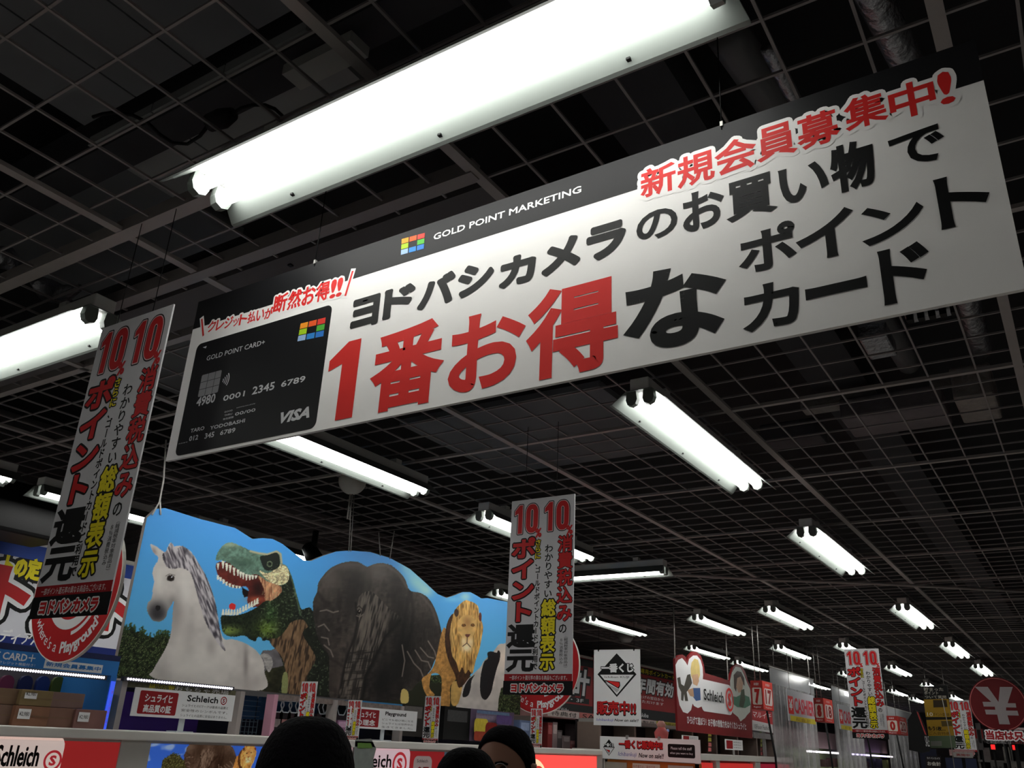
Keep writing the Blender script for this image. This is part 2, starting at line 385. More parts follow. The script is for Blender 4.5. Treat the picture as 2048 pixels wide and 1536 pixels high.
lamp(-2.97, 5.57, 'X', 'lamp seen side-on to the right of the middle vertical banner')
Yl(-4.00, 8.2, 'thin lamp above the white diamond sign')
Yl(-2.97, 8.35, 'lamp above the red hanging sign with the children')
Yl(-2.215, 8.05, 'lamp right of the centre, first of its row, below the crossing pipe')
Yl(-3.96, 10.7, 'lamp directly behind the top of the red hanging sign with the children')
Yl(-4.02, 12.5, 'lamp behind the right cloud of the red hanging sign, far row')
Yl(-2.96, 10.8, 'lamp above the clear plastic curtain')
Yl(-2.24, 10.75, 'lamp directly above the far vertical banner, partly covered by it')
Yl(-3.02, 14.15, 'lamp hidden behind the left edge of the far vertical banner')
Yl(-2.215, 13.3, 'lamp just right of the far vertical banner, upper one')
Yl(-3.01, 17.65, 'lamp right of the far vertical banner, lower one')
Yl(-3.02, 19.8, 'small far lamp left of the yellow hanging poster')
Yl(-2.24, 16.2, 'small lamp above the yellow hanging poster')
Yl(-2.24, 19.0, 'tiny lamp just right of the yellow hanging poster')
Yl(-4.02, 6.6, 'lamp peeking out left of the middle vertical banner above the picture sign')
Yl(-4.02, 16.1, 'faint lamp seen through the plastic curtain at its right end')
Yl(-4.52, 1.58, 'lamp cut by the left edge of the picture, below the left lamp')
Yl(-4.60, 3.0, 'lamp between the near vertical banner and the picture sign')
Yl(-4.52, 3.95, 'small tip of a lamp behind the dip of the picture sign')
Yl(-4.02, 18.6, 'faintest far lamp beyond the plastic curtain')
lamp(1.13, 1.0, 'X', 'added lamp in line with the nearest one, just out of view to the right')  # unseen lamp, added to brighten the right end of the big banner
for i, (x, y) in enumerate(((-.2, -1.6), (-2.67, -.4), (2.2, 3.0), (2.2, 6.5), (2.2, -1.2), (2.6, 11.5), (-1.2, 22.0))):  # lamps behind and right of view are added to light the sign fronts
    if i in (3,): continue
    Yl(x, y, ('added unseen lamp behind the photographer', 'added unseen lamp left behind the photographer', 'added lamp out of view right, near', 'lamp out of view right, middle', 'added lamp out of view right, behind', 'added lamp out of view right, far', 'lamp at the far end of the shop')[i])

# ================================================================== the big banner
B = PY(1.2)
bt = thing('hanging_banner', 'long white banner with black top band, card picture and large red lettering', 'banner', (-.88, 1.2, EYE+.59))
bu0, bu1, bz0, bz1 = -1.778, .017, EYE+.586, EYE+1.016
slab('panel', B, (bu0, bz0, bu1, EYE+.937), WHITE, bt, 0, .008)
slab('black_band', B, (bu0, EYE+.9365, bu1, bz1), BLACK, bt, 0, .008)
T = lambda s, x0, y0, x1, y1, m, **k: textpx(s, B, x0, y0, x1, y1, m, bt, **k)
INKW = mat((230, 230, 230), .5, var=0)
T('GOLD POINT MARKETING', 867, 481, 1163, 371, INKW, off=.003, bold=.03)
def logo(q, off):
    cols = [[(236, 150, 40), (226, 90, 40), (214, 60, 50)], [(160, 200, 30), None, (80, 170, 60)], [(150, 180, 220), (50, 130, 200), (50, 120, 200)]]
    (ax, ay), (bx_, by), (cx, cy), (dx, dy) = [B.uv(*p) for p in q]     # tl, tr, br, bl
    for i in range(3):
        for j in range(3):
            if cols[i][j] is None: continue
            P = []
            for s, t in ((j+.06, i+.06), (j+.94, i+.06), (j+.94, i+.94), (j+.06, i+.94)):
                s /= 3; t /= 3
                P.append(((ax*(1-s)+bx_*s)*(1-t)+(dx*(1-s)+cx*s)*t, (ay*(1-s)+by*s)*(1-t)+(dy*(1-s)+cy*s)*t))
            poly('emblem_tile', B, P[::-1], mat(cols[i][j], .5, var=0), bt, off)
logo(((803, 478), (851, 465), (849, 498), (801, 511)), .003)
# red headline with white outline, black sales line
hs = '新規会員募集中！'
for col, of, cc in ((WHITE, .0022, .0075), (RED, .0036, 0)):
    xs = [((515, 720), (525, 797), (655, 690), (625, 650)), ((662, 690), (690, 752), (810, 650), (795, 595)), ((815, 680), (850, 702), (975, 590), (900, 555)), ((980, 600), (1000, 650), (1140, 590), (1085, 490)),
          ((1143, 560), (1175, 600), (1310, 530), (1290, 428)), ((1330, 460), (1345, 528), (1505, 470), (1440, 370)), ((1505, 400), (1625, 460), (1692, 370), (1615, 322)), ((1700, 330), (1740, 418), (1762, 330), (1740, 283))]
    ROUNDED[0] = bool(cc)
    for ch, q in zip('新規会員募集中!', xs):
        q = [(1024+x/2, y/2) for x, y in q]
        text(ch, B, (B.uv(*q[0])[0], B.uv(*q[1])[1], B.uv(*q[2])[0], B.uv(*q[3])[1]), col, bt, off=of, bold=.025, grow=cc)
ROUNDED[0] = False
BK = INK
def quadtext(s, q, m, off=.003, bold=0.0, res=2, shear=0.0):
    """q: left, bottom, right, top of the inked box as photo points"""
    (lx, ly), (ox, oy), (rx, ry), (tx, ty) = q
    u0 = B.uv(lx, ly)[0]; v0 = B.uv(ox, oy)[1]; u1 = B.uv(rx, ry)[0]; v1 = B.uv(tx, ty)[1]
    return text(s, B, (u0, v0, u1, v1), m, bt, off=off, bold=bold, res=res, shear=shear)
ROUNDED[0] = True
for s, q in (('ヨ', ((700, 655), (701, 662), (762, 590), (755, 587))), ('ド', ((764, 640), (766, 641), (830, 592), (822, 566))), ('バ', ((834, 620), (838, 622), (911, 560), (905, 541))), ('シ', ((914, 595), (920, 598), (988, 553), (952, 527))),
             ('カ', ((998, 575), (1000, 580), (1073, 505), (1070, 500))), ('メ', ((1083, 553), (1086, 555), (1161, 500), (1156, 467))), ('ラ', ((1173, 485), (1198, 521), (1252, 440), (1250, 436)))):
    quadtext(s, q, mat((34, 34, 34), .5, var=0), bold=.07, res=4)
ROUNDED[0] = False
for s, q in (('の', ((1273, 460), (1284, 486), (1355, 435), (1330, 415))), ('お', ((1366, 440), (1385, 464), (1449, 425), (1405, 380))), ('買', ((1456, 440), (1462, 446), (1552, 410), (1545, 341))),
             ('い', ((1559, 375), (1575, 410), (1658, 370), (1565, 340))), ('物', ((1661, 340), (1690, 385), (1753, 345), (1700, 285))), ('で', ((1776, 285), (1815, 336), (1890, 290), (1883, 245)))):
    quadtext(s, q, BK, bold=.034, res=4)
R2 = mat((212, 48, 44), .5, var=.03)
for s, q in (('１', ((658, 735), (668, 842), (723, 680), (722, 677))), ('番', ((745, 745), (757, 826), (889, 667), (880, 633))), ('お', ((897, 745), (935, 784), (1050, 650), (990, 620))), ('得', ((1055, 660), (1075, 762), (1236, 650), (1224, 547)))):
    quadtext(s, q, R2, bold=.034 if s != '１' else .0, res=4)
quadtext('な', ((1251, 560), (1320, 700), (1452, 625), (1437, 510)), BK, bold=.047, res=5)
for s, q in (('ポ', ((1481, 540), (1483, 552), (1595, 515), (1590, 437))), ('イ', ((1594, 490), (1652, 517), (1703, 415), (1702, 412))), ('ン', ((1718, 410), (1733, 494), (1843, 395), (1841, 389))), ('ト', ((1868, 370), (1882, 461), (1978, 388), (1892, 354))),
             ('カ', ((1490, 660), (1492, 667), (1597, 570), (1594, 553))), ('ー', ((1611, 590), (1613, 601), (1735, 570), (1733, 552))), ('ド', ((1754, 500), (1773, 611), (1861, 535), (1842, 482)))):
    quadtext(s, q, BK, bold=.038 if s != 'ー' else .18, res=4)
# small red call-out
for col, e, of in ((WHITE, .005, .0022), (RED, 0, .0036)):
    ROUNDED[0] = bool(e)
    for s, x0, y0, x1, y1, hgt in (('クレジット払いが', 414, 666, 545, 636, .030), ('断然お得!!', 545, 629, 684, 592, .049)):
        n = len(s)
        ws = [(.45 if c in '!' else .72 if c in 'ッ' else 1) for c in s]; tot = sum(ws); acc = 0
        for ch, w1 in zip(s, ws):
            t0, t1 = acc/tot, (acc+w1*.94)/tot; acc += w1
            ua = B.uv(x0+(x1-x0)*t0, y0+(y1-y0)*t0); ub = B.uv(x0+(x1-x0)*t1, y0+(y1-y0)*t1)
            text(ch, B, (ua[0], ua[1], ub[0], ua[1]+hgt*(.7 if ch in 'ッ' else 1)), col, bt, off=of, bold=.03, grow=e)
ROUNDED[0] = False
for a, b in (((404, 638), (407, 672)), ((706, 542), (691, 592))):
    for wd, m_, of in ((.0075, WHITE, .0023), (.003, RED, .0037)):
        p = B.uv(*a); q = B.uv(*b); ext = .006 if wd > .005 else 0
        d = np.array(q)-np.array(p); d /= np.linalg.norm(d); nn = np.array([-d[1], d[0]])*wd; p = np.array(p)-d*ext; q = np.array(q)+d*ext
        poly('accent_stroke', B, [p+nn, p-nn, q-nn, q+nn], m_, bt, of)
# the card
c4 = [B.uv(*p) for p in ((397, 685), (664, 613), (630, 868), (351, 902))]
cu0 = (c4[0][0]+c4[3][0])/2; cu1 = (c4[1][0]+c4[2][0])/2; cz1 = (c4[0][1]+c4[1][1])/2; cz0 = (c4[2][1]+c4[3][1])/2
poly('card_picture', B, rrect(cu0, cz0, cu1, cz1, .016), mat((22, 22, 24), .45, var=.05), bt, .003, .001)
CW = mat((200, 200, 202), .5, var=0)
T2 = lambda s, x0, y0, x1, y1, m=CW, **k: textpx(s, B, x0, y0, x1, y1, m, bt, off=.0035, **k)
polypx('arrow_mark', B, [(414, 692), (406, 695), (412, 697)], CW, bt, .0035)
T2('GOLD POINT CARD+', 413, 722, 531, 679)
logo(((601, 647), (653, 634), (648, 673), (594, 684)), .0036)
cu = [B.uv(*p) for p in ((405, 750), (443, 741), (437, 785), (396, 794))]
poly('chip', B, rrect((cu[0][0]+cu[3][0])/2, (cu[2][1]+cu[3][1])/2, (cu[1][0]+cu[2][0])/2, (cu[0][1]+cu[1][1])/2, .004), mat((150, 150, 152), .3, .6, var=.1), bt, .004, .001)
chu0, chv0, chu1, chv1 = (cu[0][0]+cu[3][0])/2, (cu[2][1]+cu[3][1])/2, (cu[1][0]+cu[2][0])/2, (cu[0][1]+cu[1][1])/2
for t in (.33, .66):
    slab('chip_line', B, (chu0, chv0+(chv1-chv0)*t-.0006, chu1, chv0+(chv1-chv0)*t+.0006), INK, bt, .0044, .0003)
for t in (.35, .7):
    slab('chip_line', B, (chu0+(chu1-chu0)*t-.0006, chv0, chu0+(chu1-chu0)*t+.0006, chv1), INK, bt, .0045, .0003)
wu, wv = B.uv(443, 762)
for i in range(4): ring('wave_mark', B, wu, wv, .006+.0065*i, .0085+.0065*i, CW, bt, .0036, -.62, .62, 10)
T2('4980', 392, 814, 433, 786, bold=.03); T2('0001', 446, 803, 491, 781, bold=.03); T2('2345', 504, 790, 551, 763, bold=.03); T2('6789', 562, 775, 612, 751, bold=.03)
T2('MONTH/YEAR', 474, 815, 511, 808); T2('GOOD', 449, 826, 466, 819); T2('THRU', 449, 833, 465, 826); T2('有効期限', 446, 841, 468, 832)
T2('00/00', 470, 832, 512, 816, bold=.03)
T2('TARO', 381, 866, 410, 852, bold=.03); T2('YODOBASHI', 420, 860, 491, 837, bold=.03)
T2('012', 378, 883, 398, 869, bold=.03); T2('345', 409, 878, 430, 863, bold=.03); T2('6789', 440, 871, 472, 855, bold=.03)
T2('会員番号', 357, 889, 376, 883)
T2('VISA', 559, 848, 622, 812, bold=.07, shear=.28)
# wires of the big banner
for (px, py) in ((632, 512), (1442, 235)):
    u = B.uv(px, py)[0]
    tube('hanging_wire', [(u, 1.2, bz1-.01), (u+.004, 1.197, EYE+1.255)], .0012, INK, bt, 5)
    box('wire_clip', (u-.002, 1.197, bz1-.004), (u+.003, 1.204, bz1+.006), STEEL, bt)

# ================================================================== vertical point banners
def point_banner(label, pl, tlx, tly, group='vertical point banners'):
    W, H = .287, .728
    u, v = pl.uv(tlx, tly)
    t = thing('vertical_banner', label, 'banner', pl.p3(u+W/2, v-H), group)
    R4 = lambda a, b, c, d: (u+W*a, v-H*d, u+W*c, v-H*b)        # left, top, right, bottom as fractions
    slab('panel', pl, R4(0, 0, 1, 1), mat((206, 205, 208), .5, var=.03), t, 0, .004)
    slab('red_strip', pl, R4(0, .905, 1, .94), DRED, t, .001, .001)
    slab('black_strip', pl, R4(-.01, .938, 1.01, 1.004), INK, t, .0015, .0015)
    KR = mat((196, 34, 36), .5, var=.05)
    def outl(s, r, fill, line, bo, bi, vert=True):
        fn = vtext if vert else text
        ROUNDED[0] = True; fn(s, pl, R4(*r), line, t, off=.0015, bold=bi, grow=bo); ROUNDED[0] = False
        fn(s, pl, R4(*r), fill, t, off=.0028, bold=bi)
    for x in (.04, .52):
        for ch, a, b in (('１', x, x+.17), ('０', x+.18, x+.42)):
            r = R4(a, .02, b, .195)
            e = .007; r = (r[0]+e, r[1]+e, r[2]-e, r[3]-e); ROUNDED[0] = True
            text(ch, pl, r, INK, t, off=.0015, grow=.006)
            text(ch, pl, r, mat((225, 190, 190), .5, var=0), t, off=.0024, grow=.0026)
            text(ch, pl, r, KR, t, off=.0034); ROUNDED[0] = False
        text('%', pl, R4(x+.36, .165, x+.46, .215), KR, t, off=.0038, bold=.06)
    outl('ポイント', (.03, .212, .42, .652), KR, INK, .0055, .05)
    vtext('還元', pl, R4(.02, .66, .45, .895), INK, t, bold=.05)
    outl('さらに', (.40, .225, .50, .33), YEL, INK, .003, .03)
    vtext('、ゴールドポイントカードご利用で', pl, R4(.415, .335, .50, .885), INK, t, bold=.03)
    vtext('わかりやすい', pl, R4(.555, .255, .69, .535), INK, t, bold=.02)
    outl('総額表示', (.53, .54, .745, .89), YEL, INK, .005, .035)
    outl('消費税込み', (.755, .215, .985, .655), KR, INK, .0028, .03)
    vtext('の', pl, R4(.79, .66, .92, .715), INK, t, bold=.02)
    vtext('（軽減税率対象商品は）', pl, R4(.875, .72, .935, .885), INK, t)
    vtext('８％消費税込み', pl, R4(.81, .735, .865, .86), INK, t)
    text('一部ポイント還元率の異なる商品もございます。', pl, R4(.08, .912, .93, .933), WHITE, t, off=.002)
    ROUNDED[0] = True; text('ヨドバシカメラ', pl, R4(.11, .95, .88, .992), WHITE, t, off=.0018, bold=.06, grow=.0032); ROUNDED[0] = False
    text('ヨドバシカメラ', pl, R4(.11, .95, .88, .992), KR, t, off=.003, bold=.06)
    for k in (.22, .72):
        tube('hanging_string', [pl.p3(u+W*k, v, 0), pl.p3(u+W*k, EYE+1.25, 0)], .0011, INK, t, 5)
    return t
VB = point_banner('nearest vertical point banner at the left, large and reaching over the red round sign', PY(1.09), 205, 657)
def place_banner(y, px, py, label, name='vertical_banner', sc=1.0, group='vertical point banners', strings=True):
    c = copy_tree(VB); pl = PY(y); u, v = pl.uv(px, py); c.location = (u+.1435*sc, y, v-.728*sc); c.scale = (sc, 1, sc); c['label'] = label; c['group'] = group
    c.name = name
    if not strings:
        for ch in list(c.children):
            if ch.name.startswith('hanging_string'): bpy.data.objects.remove(ch)
    return c
place_banner(2.82, 1024, 1003, 'middle vertical point banner hanging right of the picture sign')
place_banner(8.25, 1688, 1298, 'far vertical point banner above the black pole on the right')
place_banner(14.6, 1895, 1400, 'farthest small vertical point banner between the yellow poster and the yen sign')

# ================================================================== picture sign with animals
XS = -3.2
def vnoise(x, y, seed=0):
    xi = np.floor(x).astype(int); yi = np.floor(y).astype(int); fx = x-xi; fy = y-yi; fx = fx*fx*(3-2*fx); fy = fy*fy*(3-2*fy)
    def h(a, b):
        n = (a*374761393+b*668265263+seed*974634777) & 0x7fffffff; n = ((n ^ (n >> 13))*1274126177) & 0x7fffffff; return ((n ^ (n >> 16)) & 0xffff)/65535.0
    return (h(xi, yi)*(1-fx)+h(xi+1, yi)*fx)*(1-fy)+(h(xi, yi+1)*(1-fx)+h(xi+1, yi+1)*fx)*fy
class Paint:
    """colours of a printed picture, painted on the vertices of a fine flat grid; coordinates are those of the artwork"""
    def __init__(s, X, Y): s.X, s.Y = X, Y; s.c = np.zeros(X.shape+(3,))
    def poly(s, P):
        P = np.array(P, float); m = np.zeros(s.X.shape, bool)
        sel = (s.X >= P[:, 0].min()) & (s.X <= P[:, 0].max()) & (s.Y >= P[:, 1].min()) & (s.Y <= P[:, 1].max())
        x, y = s.X[sel], s.Y[sel]; c = np.zeros(x.shape, bool)
        for (x1, y1), (x2, y2) in zip(P, np.roll(P, -1, 0)):
            if y1 == y2: continue
            c ^= ((y1 > y) != (y2 > y)) & (x < (x2-x1)*(y-y1)/(y2-y1)+x1)
        m[sel] = c; return m
    def smooth(s, P, k=4):
        P = np.array(P, float); n = len(P); o = []
        for i in range(n):
            a, b, c, d = P[i-1], P[i], P[(i+1) % n], P[(i+2) % n]
            for t in np.arange(k)/k: o.append(.5*(2*b+(c-a)*t+(2*a-5*b+4*c-d)*t*t+(3*b-a-3*c+d)*t**3))
        return o
    def put(s, m, col, a=1.0):
        a = (m*a)[..., None] if m.dtype != bool else (m.astype(float)*a)[..., None]
        s.c = s.c*(1-a)+np.array(col, float)*a
    def fill(s, P, col, tex=0, fx=.1, fy=.1, k=4, seed=1):
        m = s.poly(s.smooth(P, k) if k else P); cc = np.array(col, float)*np.ones(s.X.shape+(1,))
        if tex:
            n = vnoise(s.X*fx, s.Y*fy, seed)*.6+vnoise(s.X*fx*2.3, s.Y*fy*2.3, seed+5)*.4-.5
            cc = cc*(1+tex*n[..., None]*2)
        s.c[m] = cc[m]; return m
    def glow(s, m, cx, cy, rx, ry, col, a=.6, rot=0):
        t = math.radians(rot); dx, dy = s.X-cx, s.Y-cy; u = (dx*math.cos(t)+dy*math.sin(t))/rx; v = (-dx*math.sin(t)+dy*math.cos(t))/ry
        g = np.exp(-(u*u+v*v)*1.2)*a*(m if m is not None else 1.0); s.put(g, col)
    def ell(s, cx, cy, rx, ry, col, rot=0, a=1.0):
        t = math.radians(rot); dx, dy = s.X-cx, s.Y-cy; u = (dx*math.cos(t)+dy*math.sin(t))/rx; v = (-dx*math.sin(t)+dy*math.cos(t))/ry
        s.put((u*u+v*v) < 1, col, a)
    def line(s, P, wd, col, a=1.0, m0=None):
        P = np.array(P, float); d = np.full(s.X.shape, 1e9)
        sel = (s.X >= P[:, 0].min()-9) & (s.X <= P[:, 0].max()+9) & (s.Y >= P[:, 1].min()-9) & (s.Y <= P[:, 1].max()+9)
        x, y = s.X[sel], s.Y[sel]; dd = np.full(x.shape, 1e9)
        for p, q in zip(P[:-1], P[1:]):
            e = q-p; t = np.clip(((x-p[0])*e[0]+(y-p[1])*e[1])/max(1e-6, e@e), 0, 1); dd = np.minimum(dd, np.hypot(x-p[0]-t*e[0], y-p[1]-t*e[1]))
        d[sel] = dd; g = np.clip(1.2-d/wd, 0, 1)*a
        if m0 is not None: g = g*m0
        s.put(g, col)
def A(P): return [(240+x/3.84, 980+y/3.84) for x, y in P]
def Bq(P): return [(580+x/3.84, 1040+y/3.84) for x, y in P]
def a1(x, y): return (240+x/3.84, 980+y/3.84)
def b1(x, y): return (580+x/3.84, 1040+y/3.84)
def bush(p, P, seed):
    m = p.fill(P, (36, 46, 26), .8, .16, .2, 0, seed); rs_ = np.random.RandomState(seed)
    n = vnoise(p.X*.5, p.Y*.5, seed+9); p.put(m & (n < .35), (12, 18, 10), .75)
    n = vnoise(p.X*.9+p.Y*.3, p.Y*.7, seed+19); p.put(m*np.clip((n-.66)*5, 0, 1), (128, 140, 92), .75)
    xs_ = [q[0] for q in P]
    for _ in range(46):
        k = rs_.randint(0, len(P)-1); a, b = P[k], P[k+1]
        if max(a[1], b[1]) > 1340: continue
        t = rs_.rand(); x, y = a[0]*(1-t)+b[0]*t, a[1]*(1-t)+b[1]*t; p.line([(x, y+5), (x+rs_.uniform(-4, 4), y-rs_.uniform(2, 9))], 1.6, (40, 56, 30)); p.ell(x+rs_.uniform(-4, 4), y-rs_.uniform(0, 7), 2.2, 1.5, (70, 88, 50))
def art_sky(p, flat=0):
    t = np.clip((p.Y-1010)/350, 0, 1)[..., None]; u = np.clip((p.X-300)/700, 0, 1)[..., None]
    c = np.array([66, 146, 222])*(1-t)+np.array([96, 176, 214])*t; c = c*(1-u*(1-t)*.35)+np.array([30, 96, 196])*u*(1-t)*.35
    p.c = c+0*p.c
def art_elephant(p):
    mE = p.fill(Bq([(175, 680), (180, 610), (208, 550), (214, 490), (255, 425), (310, 370), (380, 335), (460, 318), (530, 325), (590, 358), (640, 340), (700, 330), (770, 345), (830, 390), (880, 450), (920, 540), (1000, 560), (1065, 605), (1115, 690), (1150, 800), (1166, 900), (1150, 1010), (1110, 1080), (1080, 1150), (1020, 1220), (960, 1270), (930, 1310), (860, 1315), (840, 1380), (640, 1400), (380, 1400), (300, 1340), (300, 1060), (250, 980), (208, 890), (190, 800)]), (56, 49, 46), .35, .09, .22)
    n = vnoise(p.X*.16+p.Y*.02, p.Y*.10, 41); p.put(mE*np.clip((n-.6)*3, 0, 1), (92, 82, 76), .5); p.put(mE*np.clip((.38-n)*4, 0, 1), (26, 22, 21), .6)
    n = vnoise((p.X-760)*.5, (p.Y-1130)*.13+(p.X-760)*.1, 43); p.put((mE & (p.X > 800))*np.clip((n-.6)*3, 0, 1), (96, 86, 78), .55)
    for P in ([(590, 360), (560, 460), (545, 560), (520, 640)], [(600, 360), (620, 470), (600, 560)], [(920, 540), (900, 640), (880, 760), (860, 900)], [(930, 560), (945, 700), (930, 860), (880, 1000), (860, 1180)], [(210, 890), (300, 1060), (400, 1120)], [(215, 560), (260, 620), (300, 640)]):
        p.line(Bq(P), 4.5, (22, 18, 17), .75, mE)
    for P in ([(270, 440), (330, 380), (430, 335), (530, 345)], [(640, 350), (740, 350), (830, 410), (900, 520)], [(1010, 580), (1090, 680), (1130, 800)], [(560, 600), (530, 760), (500, 950), (440, 1150)]):
        p.line(Bq(P), 3.5, (118, 108, 100), .6, mE)
    for x, y, rx, ry, c, a, r in ((400, 380, 40, 60, (30, 26, 25), .8, 20), (560, 480, 26, 45, (32, 28, 26), .8, 15), (300, 470, 30, 40, (96, 88, 82), .7, 20), (700, 400, 60, 30, (100, 92, 86), .7, 0), (460, 350, 50, 12, (98, 90, 84), .6, 0),
                                  (830, 600, 24, 70, (34, 30, 28), .8, -8), (1010, 640, 34, 50, (88, 80, 74), .5, 0), (1080, 900, 30, 70, (40, 36, 33), .7, 0), (860, 1050, 34, 90, (14, 12, 12), .95, 12), (700, 1250, 26, 50, (12, 11, 11), .9, 8), (260, 850, 26, 60, (42, 38, 36), .7, 0),
                                  (590, 760, 30, 60, (100, 92, 86), .7, 15), (500, 1050, 22, 60, (92, 84, 78), .6, 18), (420, 1250, 22, 30, (98, 88, 82), .6, 10), (330, 1150, 20, 60, (60, 52, 48), .6, 0), (950, 1180, 30, 30, (34, 30, 28), .6, 0), (480, 600, 14, 60, (36, 32, 30), .8, 10)):
        cx, cy = b1(x, y); p.glow(mE, cx, cy, rx, ry, c, a, r)
    m = p.poly(p.smooth(Bq([(510, 640), (560, 560), (640, 560), (760, 680), (840, 760), (720, 900), (650, 1050), (570, 1200), (540, 1400), (370, 1400), (410, 1200), (440, 1060), (500, 900), (525, 780)])))
    p.put(m, (92, 84, 78), .55); p.line(Bq([(505, 640), (520, 780), (495, 900), (435, 1060), (405, 1200), (370, 1400)]), 4, (20, 17, 16), .85, mE); p.line(Bq([(840, 770), (725, 900), (655, 1050), (580, 1200), (550, 1400)]), 6, (16, 14, 13), .9, mE)
    n = vnoise(p.X*.45+p.Y*.10, p.Y*.06, 3); p.put(m*np.clip((n-.5)*3, 0, 1), (118, 108, 98), .55); p.put(m*np.clip((.45-n)*4, 0, 1), (24, 21, 20), .75)
    n = vnoise(p.X*.05, p.Y*.55+p.X*.05, 8); m3 = m & (p.Y > 1300); p.put(m3*np.clip((.45-n)*4, 0, 1), (30, 26, 24), .7)
    for P in ([(960, 1000), (1010, 1080), (1060, 1090), (1080, 1140)], [(900, 1010), (950, 1100), (1000, 1150), (1020, 1200)], [(1000, 980), (1060, 1050), (1100, 1060)], [(860, 960), (880, 1080), (860, 1200)], [(1060, 930), (1110, 1010), (1120, 1050)],
              [(230, 700), (280, 690), (330, 710), (370, 700)], [(215, 820), (260, 800), (300, 850)], [(240, 900), (290, 910), (300, 960)], [(260, 960), (310, 1000), (330, 1050)]):
        p.line(Bq(P), 1.6, (140, 128, 120), .8, mE)
    p.ell(*b1(530, 705), 4.2, 5, (20, 14, 12)); p.ell(*b1(533, 700), 1.2, 1.4, (150, 140, 130))
    p.line(Bq([(505, 680), (530, 660), (560, 690)]), 1.3, (34, 28, 26)); p.line(Bq([(510, 735), (535, 745), (560, 725)]), 1.3, (110, 100, 92))
    p.glow(mE, *b1(790, 800), 12, 14, (28, 24, 22), .7)
def art_lion(p):
    p.fill(Bq([(1165, 860), (1200, 840), (1260, 1000), (1280, 1200), (1230, 1280), (1225, 1430), (1160, 1430), (1165, 1260), (1150, 1190), (1090, 1180), (1070, 1250), (1075, 1300), (1110, 1345), (1050, 1350), (1010, 1230), (1060, 1180), (1110, 1100)]), (166, 120, 64), .25, .2, .2)
    p.fill(Bq([(1245, 1250), (1320, 1260), (1290, 1410), (1238, 1410)]), (176, 140, 80), .15)
    p.fill(Bq([(1250, 720), (1210, 780), (1190, 880), (1192, 980), (1220, 1090), (1265, 1190), (1300, 1290), (1380, 1200), (1400, 1100), (1330, 900), (1290, 760)]), (58, 36, 22), .4, .3, .1)
    m = p.fill(Bq([(1262, 700), (1300, 650), (1345, 617), (1385, 625), (1420, 640), (1445, 668), (1452, 720), (1475, 790), (1482, 840), (1468, 920), (1452, 1000), (1425, 1080), (1400, 1180), (1370, 1150), (1345, 1180), (1320, 1130), (1300, 1170), (1275, 1090), (1245, 1040), (1232, 950), (1225, 870), (1240, 780)]), (176, 134, 72), .35, .35, .08)
    n = vnoise(p.X*.6, p.Y*.08, 12); p.put(m*np.clip((n-.55)*3, 0, 1), (222, 186, 116), .7); p.put(m*np.clip((.4-n)*3, 0, 1), (96, 62, 30), .7)
    p.fill(Bq([(1295, 770), (1340, 730), (1400, 740), (1430, 790), (1420, 860), (1400, 900), (1398, 970), (1360, 1010), (1320, 970), (1318, 900), (1290, 850)]), (198, 158, 96), .12)
    p.glow(None, *b1(1360, 790), 10, 16, (120, 80, 44), .6); p.glow(None, *b1(1355, 980), 10, 9, (224, 212, 184), .9); p.glow(None, *b1(1335, 930), 6, 8, (226, 208, 170), .8); p.glow(None, *b1(1385, 935), 6, 8, (220, 200, 160), .8)
    for x in (1333, 1402): p.ell(*b1(x, 808), 4.0, 3.2, (40, 24, 14)); p.ell(*b1(x, 808), 2.4, 2.2, (140, 90, 30)); p.ell(*b1(x, 808), 1.1, 1.1, (10, 8, 6))
    p.fill(Bq([(1340, 878), (1385, 876), (1372, 900), (1352, 900)]), (96, 50, 40), k=0); p.line(Bq([(1360, 900), (1358, 945), (1325, 970)]), 1.0, (60, 34, 24)); p.line(Bq([(1358, 945), (1385, 975)]), 1.0, (60, 34, 24))
    p.ell(*b1(1277, 712), 4.5, 8, (60, 40, 28)); p.ell(*b1(1460, 745), 3, 9, (90, 40, 30))
